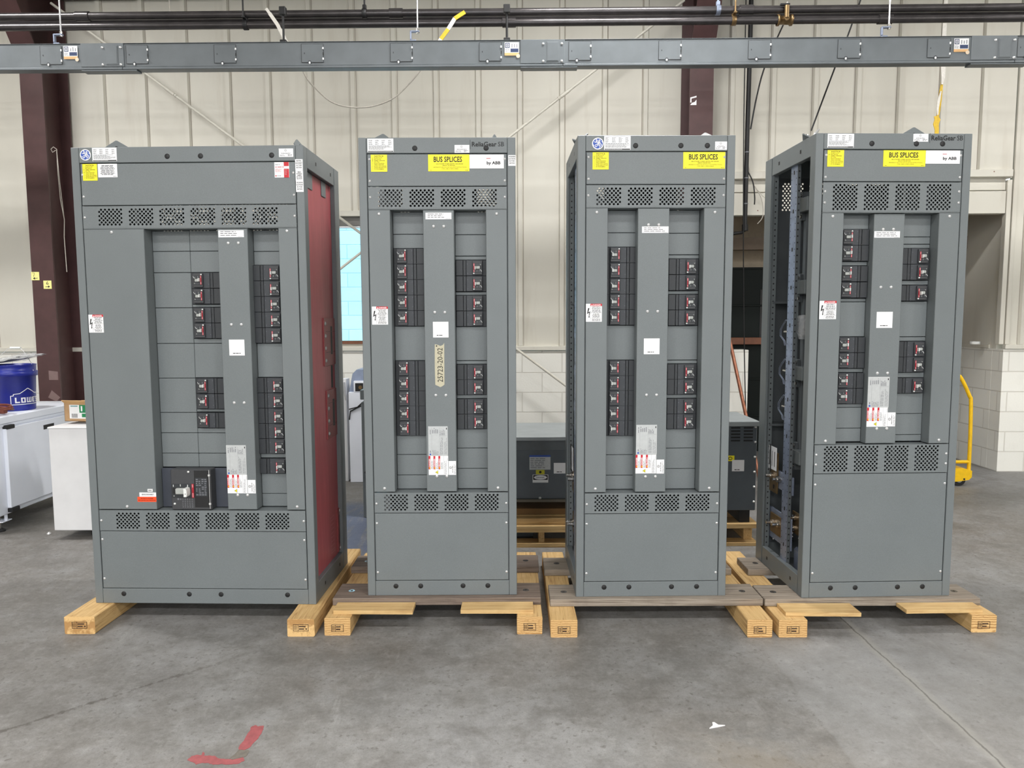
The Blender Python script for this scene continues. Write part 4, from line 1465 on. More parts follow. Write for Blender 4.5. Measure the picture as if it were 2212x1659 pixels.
C1 = [(P_,1.7872,1.892),(P_,1.7190,1.7872),(B_,1.3301,1.7186,5),(P_,1.1566,1.3297),(B_,.7668,1.1562,5),(P_,.7432,.7664),(B_,.6634,.7428,1),(P_,.5571,.6630),(P_,.4900,.5571)]

def prt(o, txt):
    o['label'] = txt
    return o

def common_screws(W, vz, lvz, two=False):
    xs = (.0525, W-.0525)
    zs = [2.183, 2.080] + (vz if isinstance(vz, list) else [vz]) + (lvz if isinstance(lvz, list) else [lvz])
    return [(x, z) for x in xs for z in zs]

z23 = [2.2115, 2.0535]
W2 = .762
def spec23(cov, cen, cen_s, strip):
    return dict(z=z23, vents=[(1.9445,2.0535,G4,1.9555,2.0400,8,'dn'), (.430,.5365,G4,.4425,.5265,8,'up')],
      covers=[(.0425,.148,'L'), (.6165,.7195,'R')], center=cen, cy=.004, fill=.075,
      cols=[(.150,.3055,'L',L23), (.4605,.6150,'R',R23)], rear=(1.985,2.150,12),
      screws=[(.094,1.922),(.669,1.921),(.095,.558),(.668,.558)],
      cscrews=[(cen[0]+d, z) for z in (1.862,1.4427,1.0295,.618) for d in (.0515,.1015)],
      pscrews=common_screws(W2, 2.002, .479) + [(x, z) for x in (.0525,W2-.0525) for z in (.378,.1225)],
      plugs=[(.274,2.235),(.620,2.235)]+[(x,.0497) for x in (.1435,.2700,.4865,.6135)])

def side_sheet(p, W, right=True):
    x = W-.012 if right else .008
    MB().box(x, .05, .09, x+.004, D-.1, 2.2, G).build('side_panel', p)

# second from the left
s2 = spec23(None, (.3085,.4595), None, None)
c2 = switchboard('switchboard', 'second grey switchboard from the left, with a masking tape strip reading 25723-20-02', (-.7412,3.6131,.127), .0046, W2, s2)
side_sheet(c2, W2); interior(c2, W2, False)
prt(st_plate(c2, (.045,2.218,.171,2.281)), 'white data sticker')
prt(st_ul(c2, (.467,2.2125,.539,2.250)), 'small white listing sticker')
prt(st_notice(c2, (.060,2.124,.139,2.205), ticks=(1,2)), 'yellow NOTICE checklist sticker')
prt(st_bus(c2, (.338,2.125,.538,2.205)), 'yellow BUS SPLICES sticker')
prt(st_by(c2, (.539,2.138,.706,2.204)), 'white maker plate with red dash')
prt(st_words(c2, (.727,2.150,.764,2.201), -.0008, 'section_label', ('GROUNDING','ELECTRODE','IN THIS','SECTION')), 'white grounding sticker')
st_name(c2, (.551,2.243,.708,2.265))
prt(st_danger(c2, (.050,1.383,.129,1.472)), 'white and red DANGER sticker')
cy = .004-.0008
prt(st_lines(c2, (.321,1.896,.448,1.928), cy, 'caution_strip', 3, fill=.26), 'white strip sticker')
prt(st_asset(c2, (.350,1.318,.427,1.396), cy), 'square white sticker')
prt(st_spec(c2, (.319,.722,.417,.873), cy), 'silver specification sticker')
prt(st_warn(c2, (.319,.625,.418,.722), cy), 'white sticker with red danger bars')
prt(st_cert(c2, (.420,.625,.457,.696), cy), 'small white certification sticker')
b = MB()
tp = [(.358,1.285),(.372,1.282),(.386,1.276),(.398,1.281),(.405,1.291),(.4045,1.20),(.404,1.083),(.393,1.075),(.383,1.0705),(.372,1.076),(.358,1.082),(.3565,1.18)]
b.prism(tp, 'y', cy-.0006, cy+.0002, TAPE)
text(b, '25723-20-02', .396, 1.096, .026, cy-.001, INK, .170, 'L', 90)
b.disc(.367, 1.276, .0035, cy-.001, INK, 10)
prt(b.build('masking_tape', c2), 'strip of masking tape with handwriting')
bracket(c2, .088, .20, .5, 0); bracket(c2, .675, .20, 1.25, -.3)
MB().box(-.004,.30,1.25,0,.42,1.29, G).build('side_tab', c2)

# third from the left
s3 = spec23(None, (.2955,.4485), None, None)
c3 = switchboard('switchboard', 'third grey switchboard from the left, open on its left side, with a round blue emblem', (.3206,3.5842,.127), .013, W2, {**s3, 'tog_L': 'out', 'tog_R': 'in', 'plugs': [(.279,2.2372),(.498,2.2372),(.626,2.2372)]+[(x,.0497) for x in (.1427,.2692,.4861,.6142)]})
side_sheet(c3, W2); interior(c3, W2)
prt(st_ge(c3, (.069,2.219,.125,2.275)), 'round blue emblem')
prt(st_plate(c3, (.127,2.217,.255,2.282)), 'white data sticker')
prt(st_ul(c3, (.663,2.217,.721,2.256)), 'small white listing sticker')
prt(st_notice(c3, (.072,2.125,.150,2.206), ticks=(1,2)), 'yellow NOTICE checklist sticker')
prt(st_bus(c3, (.510,2.128,.713,2.2065)), 'yellow BUS SPLICES sticker')
prt(st_danger(c3, (.0435,1.393,.122,1.481)), 'white and red DANGER sticker')
prt(st_lines(c3, (.315,1.823,.445,1.854), cy, 'caution_strip', 3, fill=.26), 'white strip sticker')
prt(st_asset(c3, (.331,1.232,.409,1.310), cy), 'square white sticker')
prt(st_spec(c3, (.2985,.730,.402,.880), cy), 'silver specification sticker')
prt(st_warn(c3, (.2965,.634,.400,.729), cy), 'white sticker with red danger bars')
prt(st_cert(c3, (.402,.633,.440,.704), cy), 'small white certification sticker')
bracket(c3, .05, .22, 1.35, .35); bracket(c3, .675, .22, -.55, 0, ALU)

# fourth
s4 = dict(z=[2.2115,2.0585], vents=[(1.914,2.0585,G4,1.9245,2.0480,12,'dn'), (.6345,.780,G4,.6455,.7735,12,'up')],
  covers=[(.0425,.1485,'L'), (.6180,.7195,'R')], center=(.3065,.4575), cy=.016, fill=.065,
  cols=[(.150,.3045,'L',L4), (.4600,.6165,'R',R4)], rear=(2.010,2.165,12),
  screws=[(.094,1.895),(.668,1.895),(.096,.80),(.668,.80)],
  cscrews=[(x, z) for x, z in ((.352,1.835),(.403,1.835),(.352,1.556),(.403,1.556),(.352,1.134),(.403,1.134),(.360,.857),(.411,.857))],
  pscrews=common_screws(W2, [2.013,1.960], [.731,.681]) + [(x, z) for x in (.0525,W2-.0525) for z in (.580,.128)],
  plugs=[(.272,2.2378),(.489,2.2378),(.617,2.2378)]+[(x,.0497) for x in (.1474,.2744,.4916,.62)])
c4 = switchboard('switchboard', 'rightmost grey switchboard, open left side showing a galvanised upright and tagged copper bar', (1.4554,3.5588,.127), .0312, W2, s4)
side_sheet(c4, W2); interior(c4, W2)
prt(st_plate(c4, (.056,2.218,.184,2.2825)), 'white data sticker')
prt(st_ul(c4, (.472,2.247,.545,2.284)), 'small white listing sticker')
prt(st_notice(c4, (.058,2.129,.138,2.2065), ticks=(1,)), 'yellow NOTICE checklist sticker')
prt(st_bus(c4, (.330,2.130,.536,2.2065)), 'yellow BUS SPLICES sticker')
prt(st_by(c4, (.537,2.144,.705,2.2065)), 'white maker plate with red dash')
st_name(c4, (.561,2.254,.716,2.277))
prt(st_danger(c4, (.0435,1.401,.127,1.490)), 'white and red DANGER sticker')
cy4 = .016-.0008
prt(st_lines(c4, (.309,1.795,.436,1.826), cy4, 'caution_strip', 3, fill=.26), 'white strip sticker')
prt(st_asset(c4, (.337,1.357,.417,1.436), cy4), 'square white sticker')
prt(st_spec(c4, (.308,.963,.415,1.116), cy4), 'silver specification sticker')
prt(st_warn(c4, (.3075,.867,.412,.963), cy4), 'white sticker with red danger bars')
prt(st_cert(c4, (.413,.868,.452,.938), cy4), 'small white certification sticker')
bracket(c4, .055, .17, 1.15, .5, ALU); bracket(c4, .56, .15, 0, 0)

# first, the wide one
W1 = 1.143
s1 = dict(z=[2.2115,2.0065], vents=[(1.8955,2.0065,GA,1.9103,1.9926,8,'dn'), (.3785,.4885,G6,.3903,.4741,8,'up')],
  covers=[(.0425,.342,'L'), (1.0085,1.1000,'R')], center=(.7060,.8540), cy=.004, fill=.075,
  cols=[(.344,.5325,'L',A1), (.5340,.7040,'L',B1), (.8560,1.0065,'R',C1)], rear=(1.930,2.150,12),
  screws=[(.1823,1.8778),(1.0511,1.8776),(.1901,.5062),(1.0602,.5081)],
  cscrews=[(x, z) for z in (1.822,1.424,1.035,.566) for x in (.758,.808)],
  pscrews=[(x, z) for x in (.052, W1-.052) for z in (2.155,2.050,1.950,.433,.335,.130)],
  plugs=[(.4757,2.2395),(.6395,2.2395),(.9879,2.2395)]+[(x,.0498) for x in (.1485,.4892,.6536,.9967)])
c1 = switchboard('switchboard', 'widest grey switchboard at far left, with a red board closing its right side', (-2.145,3.627,.089), -.0291, W1, s1)
prt(st_ge(c1, (.046,2.223,.100,2.277)), 'round blue emblem')
prt(st_plate(c1, (.107,2.219,.228,2.283)), 'white data sticker')
prt(st_notice(c1, (.055,2.127,.127,2.2065), ticks=(2,4)), 'yellow NOTICE checklist sticker')
prt(st_lines(c1, (.131,2.142,.227,2.2065), -.0008, 'service_label', 9, .12, True), 'white printed sticker')
prt(st_ul(c1, (1.024,2.230,1.094,2.270)), 'small white listing sticker')
b = MB(); r = (1.000,2.133,1.072,2.206); sheet(b, r, -.0008, PAPER)
Wd = r[2]-r[0]; hd = r[3]-r[1]
b.rect(r[0]+Wd*.64, r[3]-hd*.26, r[2]-Wd*.02, r[3], -.0012, REDI); b.rect(r[0]+Wd*.64, r[1], r[2]-Wd*.02, r[3]-hd*.43, -.0012, REDI)
wordbars(b, r[0]+Wd*.68, r[3]-hd*.85, r[2]-Wd*.10, r[3]-hd*.46, -.0016, PINK, 6, .45)
wordbars(b, r[0]+Wd*.06, r[3]-hd*.20, r[0]+Wd*.50, r[3]-hd*.13, -.0012, INKG, 1, .5)
wordbars(b, r[0]+Wd*.06, r[3]-hd*.36, r[0]+Wd*.72, r[3]-hd*.28, -.0012, REDI, 1, .5)
wordbars(b, r[0]+Wd*.06, r[3]-hd*.65, r[0]+Wd*.50, r[3]-hd*.42, -.0012, REDI, 4, .3)
b.disc(r[0]+Wd*.09, r[1]+hd*.11, hd*.045, -.0012, REDI, 14); wordbars(b, r[0]+Wd*.18, r[1]+hd*.08, r[0]+Wd*.55, r[1]+hd*.15, -.0012, INKG, 1, .5)
prt(b.build('service_card', c1), 'white and red service sticker')
prt(st_words(c1, (1.1015,2.166,1.1385,2.219), -.0008, 'section_label', ('NEUTRAL','DISCONNECT','IN THIS','SECTION')), 'white neutral disconnect sticker')
prt(st_words(c1, (1.102,2.116,1.139,2.1655), -.0009, 'section_label', ('MAIN','BONDING','JUMPER','IN THIS','SECTION')), 'white bonding jumper sticker')
prt(st_words(c1, (1.1025,2.064,1.1395,2.1155), -.0008, 'section_label', ('GROUNDING','ELECTRODE','IN THIS','SECTION')), 'white grounding sticker')
prt(st_danger(c1, (.0435,1.387,.118,1.476)), 'white and red DANGER sticker')
prt(st_lines(c1, (.711,1.850,.837,1.884), cy, 'caution_strip', 3, fill=.26), 'white strip sticker')
prt(st_asset(c1, (.743,1.271,.820,1.350), cy), 'square white sticker')
prt(st_spec(c1, (.7075,.670,.808,.821), cy), 'silver specification sticker')
prt(st_warn(c1, (.7075,.575,.809,.670), cy), 'white sticker with red danger bars')
prt(st_cert(c1, (.811,.575,.8505,.644), cy), 'small white certification sticker')
b = MB(); sheet(b, (.299,.583,.325,.597), -.0008, PAPER); text(b, 'MAIN', .312, .587, .006, -.0012, INK, .016, 'C', 0, True); b.build('circuit_tag', c1)
b = MB(); sheet(b, (.256,.557,.342,.579), -.0008, PAPER); text(b, 'SERVICE DISCONNECT', .299, .5655, .0065, -.0012, INK, .062, 'C', 0, True); prt(b.build('service_disconnect_label', c1), 'white SERVICE DISCONNECT sticker')
b = MB(); sheet(b, (.245,.531,.342,.5565), -.0008, ORG)
text(b, 'THIS CIRCUIT IS PROVIDED', .2935, .5455, .0048, -.0012, INK, .066, 'C', 0, True); text(b, 'WITH GROUND FAULT PROTECTION', .2935, .5365, .0048, -.0012, INK, .090, 'C', 0, True)
prt(b.build('fault_label', c1), 'orange sticker with black print')

# main breaker in the wide cabinet
b = MB()
b.box(.345, .058, .490, .705, .075, .692, plain('slate_plate', rgb(62, 66, 76), .5, 0, .06, 20), .002)
b.build('main_breaker_backplate', c1)
b = MB()
b.box(.419, .0, .4895, .624, .062, .697, MBLK, .004)
b.box(.540, -.0015, .503, .617, .0, .692, BLK3, .001)
b.box(.546, -.0022, .560, .606, -.001, .655, BLK, .0006)
b.box(.424, -.003, .553, .538, .0, .624, BLK, .001)
b.rect(.429, .572, .521, .604, -.0032, BLK3)
for q in ((.432,.609),(.468,.611),(.505,.609)): b.rect(q[0], q[1], q[0]+.003, q[1]+.011, -.0034, WHT)
b.rect(.433, .560, .437, .564, -.0034, WHT)
rnd = random.Random(5)
for i in range(9):
    for j in range(4):
        if rnd.random() < .8: b.rect(.549+j*.0145, .566+i*.0098, .549+j*.0145+rnd.uniform(.006,.012), .5705+i*.0098, -.0025, INKG)
for i in range(5):
    wordbars(b, .475+i*.012, .500, .482+i*.012, .550, -.0004, INKG, 5, .35)
b.rect(.450, .541, .459, .550, -.0004, INKG); b.rect(.464, .542, .470, .548, -.0004, INKG)
mb_ = b.build('main_breaker', c1)
b = MB(); b.box(.449, -.020, .5735, .505, .002, .6035, TOG, .004)
b.prism([(.503,.566),(.516,.566),(.519,.575),(.519,.595),(.516,.606),(.503,.609)], 'y', -.042, .0, WHT)
b.disc(.512, .581, .0022, -.0424, BLK3, 10)
b.build('toggle_handle', mb_)
b = MB(); b.box(.527, -.0045, .553, .538, -.002, .624, REDP); b.rect(.5295, .606, .5355, .621, -.0047, PINK); b.rect(.5295, .556, .5355, .578, -.0047, PINK)
b.build('trip_plate', mb_)
for q in ((.512,.685),(.436,.5215)):
    MB().lathe([(.0052,0),(.0052,.003),(0,.004)], (q[0], 0, q[1]), WHT, 14, 'y').build('test_button', mb_)
b = MB(); b.cyl((.618,-.004,.497),(.618,-.004,.695), .0014, STEEL, 8)
for z in (.522, .668): b.box(.613,-.007,z-.005,.623,0,z+.005, STEEL, .001)
b.build('cover_hinge', mb_)

# red board on the right side of the wide cabinet
X = W1-.024
b = MB()
b.box(X-.006, .045, .095, X, .600, 2.185, REDB)
b.build('red_side_board', c1)
def red_plate(y0, y1, z0, z1, t, slot=None, rivets=(), name='red_cover_plate'):
    b = MB()
    b.box(X, y0, z0, X+t, y1, z1, REDB2, .001)
    if slot:
        a, c, e, f = slot
        xx = X+t+.0004
        b.add([(xx,a,e),(xx,c,e),(xx,c,f),(xx,a,f)], [(0,1,2,3)], BLK3)
    for fr in ((y0+.03, z1-.075, y1-.02, z1-.072), (y0+.03, z0+.072, y1-.02, z0+.075), (y1-.028, z0+.07, y1-.026, z1-.07)):
        xx = X+t+.0004
        b.add([(xx,fr[0],fr[1]),(xx,fr[2],fr[1]),(xx,fr[2],fr[3]),(xx,fr[0],fr[3])], [(0,1,2,3)], plain('dark_red_line', rgb(96, 40, 44), .5))
    o = b.build(name, c1)
    for (yy, zz) in rivets:
        k = MB(); k.lathe([(.011,0),(.011,.002),(.007,.005),(0,.006)], (X+t, yy, zz), TOG, 12, 'x')
        k.build('rivet', o)
rv = lambda y0, y1, z0, z1: [(y, z0+.03+(z1-z0-.06)*k/3) for y in (y0+.025, y1-.02) for k in range(4)]
red_plate(.330, .600, 1.195, 1.455, .006, (.452,.488,1.255,1.410), rv(.330,.600,1.195,1.455))
red_plate(.355, .600, .790, 1.060, .006, (.460,.500,.852,1.003), rv(.355,.600,.790,1.060))
b = MB()
for e in ((.463,.500,1.066,1.192),):
    b.add([(X+.0006,e[0],e[2]),(X+.0006,e[1],e[2]),(X+.0006,e[1],e[3]),(X+.0006,e[0],e[3])], [(0,1,2,3)], BLK3)
b.build('board_slot', c1)
red_plate(.505, .595, .110, .360, .006, (.535,.560,.150,.320), [(.55,.345),(.55,.125)])
b = MB()
for k in range(8):
    z = .155+k*.024
    b.add([(X+.0006,.385,z),(X+.0006,.445,z),(X+.0006,.445,z+.003),(X+.0006,.385,z+.003)], [(0,1,2,3)], PINK)
for (u, v, w_, t_) in ((.378,.14,.381,.345),(.449,.14,.452,.345),(.378,.14,.452,.143),(.378,.342,.452,.345)):
    b.add([(X+.0006,u,v),(X+.0006,w_,v),(X+.0006,w_,t_),(X+.0006,u,t_)], [(0,1,2,3)], PINK)
b.build('board_outline', c1)
b = MB()
b.box(X-.02, .05, 2.150, X-.012, .60, 2.190, GD)
b.build('board_rail', c1)
for (u, v) in ((.11,.20),(.36,.44)):
    MB().box(X, u, 2.105, X+.004, v, 2.185, G, .002).build('board_clip', c1)
for k in range(7):
    zz = 2.08-k*.03 if k < 3 else .60-k*.055
    MB().cyl((X, .575, zz), (X+.02, .575, zz), .003, STEEL, 6).build('board_stud', c1)
MB().box(X, .565, 1.80, X+.008, .590, 2.10, GD).build('board_clip', c1); MB().box(X, .580, 1.52, X+.010, .60, 1.62, GD).build('board_clip', c1)
side_sheet(c1, W1, False)
b = MB()
for (yy, zz) in ((.20,2.236),(.47,2.236),(.17,.052),(.46,.052)):
    b.add([(W1+.0004,yy-.009,zz-.009),(W1+.0004,yy+.009,zz-.009),(W1+.0004,yy+.009,zz+.009),(W1+.0004,yy-.009,zz+.009)], [(0,1,2,3)], BLK3)
b.build('side_plug', c1)
bracket(c1, .145, .15, 0, 0); bracket(c1, 1.095, .14, 1.45, -.45)
for pp in (c3, c4):
    b = MB()
    for (yy, zz) in ((.17,2.236),(.44,2.236),(.14,.052),(.46,.052)):
        b.add([(-.0004,yy-.009,zz-.009),(-.0004,yy+.009,zz-.009),(-.0004,yy+.009,zz+.009),(-.0004,yy-.009,zz+.009)], [(3,2,1,0)], BLK3)
    b.build('side_plug', pp)

# ------------------------------------------------------------------ timbers, pallets, loose boards
def timber_bm(b, x0, x1, y0, y1, z0, z1, m=None, stamp=None, shear=0.0):
    """a sawn beam along y with end grain on both ends; local coordinates"""
    n = 7; c = .004
    rnd = random.Random(int((x0+5)*1000))
    prof = lambda j: [(x0+c,z0),(x1-c,z0),(x1,z0+c),(x1,z1-c),(x1-c,z1),(x0+c,z1),(x0,z1-c),(x0,z0+c)]
    vs = []
    for k in range(n):
        t = k/(n-1); y = y0+(y1-y0)*t
        for (x, z) in prof(k):
            vs.append((x+shear*t+rnd.uniform(-.0012,.0012), y, z+(rnd.uniform(-.0010,.0) if z > z0+.02 else 0)))
    fs = []
    for k in range(n-1):
        for j in range(8):
            fs.append((k*8+j, k*8+(j+1)%8, (k+1)*8+(j+1)%8, (k+1)*8+j))
    b.add(vs, fs, m or YW_Y)
    b.add(vs, [tuple(range(7,-1,-1)), tuple(range((n-1)*8, n*8))], END)
    if stamp:
        cx, cz, w, h = stamp
        y = y0-.0012
        S = plain('stamp_ink', rgb(70, 52, 38), .8)
        for q in ((cx-w/2,cz-h/2,cx+w/2,cz-h/2+.0022),(cx-w/2,cz+h/2-.0022,cx+w/2,cz+h/2),(cx-w/2,cz-h/2,cx-w/2+.0022,cz+h/2),(cx+w/2-.0022,cz-h/2,cx+w/2,cz+h/2),(cx-w*.18,cz-h/2,cx-w*.18+.002,cz+h/2)):
            b.rect(q[0], q[1], q[2], q[3], y, S)
        wordbars(b, cx-w*.12, cz-h*.36, cx+w*.42, cz+h*.36, y, S, 2, .5)
        for k in range(3): b.rect(cx-w*.43+k*w*.08, cz-h*.32, cx-w*.43+k*w*.08+.002, cz+h*.32, y, S)

def timber(label, x0, x1, y0, y1, stamp=True, shear=0.0):
    cx, cy_ = (x0+x1)/2, (y0+y1)/2
    b = MB()
    timber_bm(b, x0-cx, x1-cx, y0-cy_, y1-cy_, 0, .089, None, (0, .045, .075, .034) if stamp else None, shear)
    return tag(b.build('timber', None, (cx, cy_, 0)), label, 'timber', 'timbers under the widest switchboard')
timber('pine timber with a split edge under the left end of the widest switchboard', -2.205, -2.055, 3.455, 4.42, True, .03)
timber('pine timber under the right end of the widest switchboard', -1.097, -.965, 3.415, 4.50)

def pallet(label, rx, ry, fd, rd, fx_, rx_, gm=None):
    x0, y0 = rx[0][0], ry[0]
    o = thing('pallet', label, 'pallet', (0, 0, 0), 0, 'low pallets under the switchboards')
    o.location = ((rx[0][0]+rx[1][1])/2, ry[0], 0)
    ox, oy = o.location.x, o.location.y
    for i, (a, c) in enumerate(rx):
        b = MB(); timber_bm(b, a-ox, c-ox, ry[i]-oy, 4.42-oy, 0, .089, None, (((a+c)/2-ox), .038, .06, .036), rx[2+i] if len(rx) > 2 else 0)
        b.build('runner', o)
    for (y0, y1), (a, c) in ((fd, fx_), (rd, rx_)):
        b = MB(); b.box(a-ox, y0-oy, .089, c-ox, y1-oy, .127, gm or GW_X, .003)
        db = b.build('deck_board', o)
        for xx in (a+.075, c-.075):
            k = MB(); k.cyl((xx-ox,(y0+y1)/2-oy,.1262),(xx-ox,(y0+y1)/2-oy,.1272), .0165, CHROME, 16); k.cyl((xx-ox,(y0+y1)/2-oy,.1268),(xx-ox,(y0+y1)/2-oy,.1278), .007, plain('rusty_bolt', rgb(70,60,54), .6, .4), 6)
            k.build('bolt', db)
    return o
pallet('weathered pallet with two loose pine boards in front, under the tape-marked second cabinet', [(-.918,-.793),(.020,.144)], [3.425,3.432], (3.578,3.788), (4.048,4.250), (-.915,.143), (-.925,.150), GWD_X)
pallet('weathered pallet without loose boards in front, under the third cabinet', [(.182,.311),(1.130,1.250)], [3.393,3.385], (3.553,3.760), (3.995,4.200), (.188,1.262), (.178,1.235))
pallet('weathered pallet under the rightmost cabinet', [(1.280,1.418),(2.238,2.360)], [3.384,3.432], (3.545,3.742), (3.985,4.190), (1.268,2.352), (1.325,2.36))

def board(label, p, m=YW_X):
    xs = [q[0] for q in p]; ys = [q[1] for q in p]
    cx, cy_ = sum(xs)/4, sum(ys)/4
    b = MB()
    b.prism([(x-cx, y-cy_) for x, y in p], 'z', 0, .019, m)
    return tag(b.build('board', None, (cx, cy_, .0895)), label, 'board', 'loose pine boards on the pallet runners')
board('short pine board lying on the left runner of the second pallet', [(-.885,3.47),(-.493,3.462),(-.493,3.570),(-.887,3.572)])
board('short pine board lying on the right runner of the second pallet', [(-.258,3.470),(.101,3.466),(.101,3.572),(-.256,3.572)])
board('short pine board lying on the left runner of the rightmost pallet', [(1.327,3.424),(1.690,3.414),(1.688,3.536),(1.326,3.540)])
board('short pine board lying on the right runner of the rightmost pallet', [(1.928,3.448),(2.307,3.456),(2.308,3.540),(1.926,3.540)])

# ------------------------------------------------------------------ things at the left
o = thing('workbench', 'white steel workbench cabinet with a slotted door at the left edge', 'cabinet', (-4.45, 5.65, 0), 0)
ox, oy = -4.45, 5.65
b = MB()
b.box(-5.3-ox, 5.12-oy, .13, -3.69-ox, 6.2-oy, .785, WPAINT, .006)
b.build('body', o)
b = MB(); b.box(-5.32-ox, 5.10-oy, .79, -3.675-ox, 6.22-oy, .85, WPAINT, .008); b.box(-5.31-ox, 5.11-oy, .775, -3.682-ox, 6.21-oy, .79, WPAINT); b.build('worktop', o)
b = MB(); b.box(-3.69-ox, 5.215-oy, .175, -3.662-ox, 6.17-oy, .765, WPAINT, .003)
dr = b.build('door', o)
b = MB(); b.box(-3.664-ox, 5.63-oy, .690, -3.6605-ox, 5.76-oy, .725, BLK3); b.build('handle_slot', dr)
for z in (.765, .155):
    b = MB(); b.box(-3.70-ox, 5.215-oy, z-.012, -3.655-ox, 5.30-oy, z+.018, BLK3, .004); b.build('hinge', dr)
for (fx0, fy0) in ((-3.76,5.22),(-3.76,6.08),(-5.2,5.22),(-5.2,6.08)):
    b = MB(); b.box(fx0-.06-ox, fy0-.05-oy, .075, fx0+.06-ox, fy0+.05-oy, .082, WPAINT, .002); b.box(fx0-.06-ox, fy0-.05-oy, .08, fx0-.05-ox, fy0+.05-oy, .135, WPAINT); b.box(fx0+.04-ox, fy0-.004-oy, .08, fx0+.06-ox, fy0+.004-oy, .13, WPAINT)
    b.cyl((fx0-ox, fy0-oy, .02), (fx0-ox, fy0-oy, .13), .009, CHROME, 10); b.lathe([(.0,.022),(.018,.022),(.034,.010),(.036,0),(0,0)], (fx0-ox, fy0-oy, 0), RUB, 16)
    b.build('foot', o)

bk = thing('bucket', 'blue plastic bucket with white house-shaped print on the white workbench', 'bucket', (-3.862, 5.62, .8502))
b = MB()
b.lathe([(0,.0),(.132,.0),(.1345,.006),(.146,.262),(.158,.264),(.160,.300),(.150,.303),(.152,.345),(.156,.350),(.150,.353),(.142,.350),(.136,.06),(0,.05)], (0,0,0), BLUEPL, 40)
b.build('shell', bk)
b = MB()
def wrap(pts, r0=.1395, a0=-1.02):
    # (u, v) on the bucket wall: u metres to the right of the print's left edge, v height
    out = []
    for u, v in pts:
        r = .1345+(v-.006)*(.146-.1345)/.256+.0012
        a = -PI/2+.40+u/r
        out.append((r*math.cos(a), r*math.sin(a), v))
    return out
def wrapbox(u0, v0, u1, v1):
    n = max(1, int((u1-u0)/.008))
    for i in range(n):
        a = u0+(u1-u0)*i/n; c = u0+(u1-u0)*(i+1)/n
        b.add(wrap([(a,v0),(c,v0),(c,v1),(a,v1)]), [(0,1,2,3)], PAPER)
def wrapseg(a, c, w=.005):
    n = 8
    for i in range(n):
        p = (a[0]+(c[0]-a[0])*i/n, a[1]+(c[1]-a[1])*i/n); q = (a[0]+(c[0]-a[0])*(i+1)/n, a[1]+(c[1]-a[1])*(i+1)/n)
        d = math.hypot(q[0]-p[0], q[1]-p[1]); nx, ny = -(q[1]-p[1])/d*w/2, (q[0]-p[0])/d*w/2
        b.add(wrap([(p[0]-nx,p[1]-ny),(q[0]-nx,q[1]-ny),(q[0]+nx,q[1]+ny),(p[0]+nx,p[1]+ny)]), [(0,1,2,3)], PAPER)
house = [(0,.050),(0,.118),(.018,.118),(.018,.130),(.060,.134),(.118,.172),(.178,.134),(.220,.130),(.220,.118),(.240,.118),(.240,.050),(0,.050)]
for i in range(len(house)-1): wrapseg(house[i], house[i+1])
V = lambda t: .062+t*.042
wrapbox(.026,V(0),.036,V(1.0)); wrapbox(.026,V(0),.058,V(.22))
wrapbox(.066,V(0),.076,V(.95)); wrapbox(.088,V(0),.098,V(.95)); wrapbox(.066,V(0),.098,V(.2)); wrapbox(.066,V(.75),.098,V(.95))
wrapbox(.106,V(0),.114,V(.95)); wrapbox(.122,V(0),.129,V(.95)); wrapbox(.137,V(0),.145,V(.95)); wrapbox(.106,V(0),.145,V(.2))
wrapbox(.153,V(0),.162,V(.95)); wrapbox(.153,V(0),.178,V(.2)); wrapbox(.153,V(.38),.176,V(.57)); wrapbox(.153,V(.75),.178,V(.95))
wrapbox(.185,V(.72),.191,V(1.0))
wrapbox(.198,V(0),.222,V(.2)); wrapbox(.198,V(.38),.222,V(.57)); wrapbox(.198,V(.75),.222,V(.95)); wrapbox(.198,V(.45),.206,V(.95)); wrapbox(.214,V(0),.222,V(.5))
b.build('printed_mark', bk)
b = MB()
hp = [(-.158,0,.285),(-.13,.02,.40),(-.06,.04,.470),(-.035,.04,.478),(.035,.04,.478),(.06,.04,.455),(.13,.02,.36),(.158,0,.285)]
b.tube(hp, .0025, STEEL, 6); hd_ = b.build('bail_handle', bk)
b = MB(); b.tube([(-.04,.04,.478),(.04,.04,.478)], .009, WHT, 10); b.build('grip', hd_)

# clear bag of dark sheets lying over the bucket
nx, ny = 18, 8
def bag_z(u): return .002+.085*max(0,u-.25)**1.3+.012*u
def bag_mesh(k0, k1, w, m, jit, b):
    rnd = random.Random(11); vs = []; fs = []
    for lay in (0, 1):
        for i in range(nx+1):
            for j in range(ny+1):
                u = i/nx; v = j/ny*2-1
                x = -.22+u*.46; y = v*w*(1-.45*u*u)
                e = max(0, math.sin(PI*min(1, u*1.02)))**.5*max(0, 1-v*v)**.5
                z = bag_z(u)+(k1*e+jit*rnd.uniform(-1,1)+jit*math.sin(11*u+5*v) if lay else k0*(1-e))
                vs.append((x, y, z))
    N = (nx+1)*(ny+1)
    for lay in (0, 1):
        for i in range(nx):
            for j in range(ny):
                a = lay*N+i*(ny+1)+j
                q = (a, a+ny+1, a+ny+2, a+1)
                fs.append(q if lay else tuple(reversed(q)))
    b.add(vs, fs, m, True)
b = MB(); bag_mesh(.0, .040, .14, FILM, .005, b)
bag = tag(b.build('plastic_bag', None, (-3.87, 5.60, 1.2045)), 'clear plastic bag of dark sheets lying across the rim of the blue bucket', 'bag')
b = MB()
for k in range(3):
    n = 8
    P = [(-.19+.30*i/n+.01*k, bag_z((.03+.30*i/n)/.46)+.004+.007*k) for i in range(n+1)]
    b.prism(P+[(x, z+.004) for x, z in reversed(P)], 'y', -.085, .085, BLK2)
b.build('contents', bag)

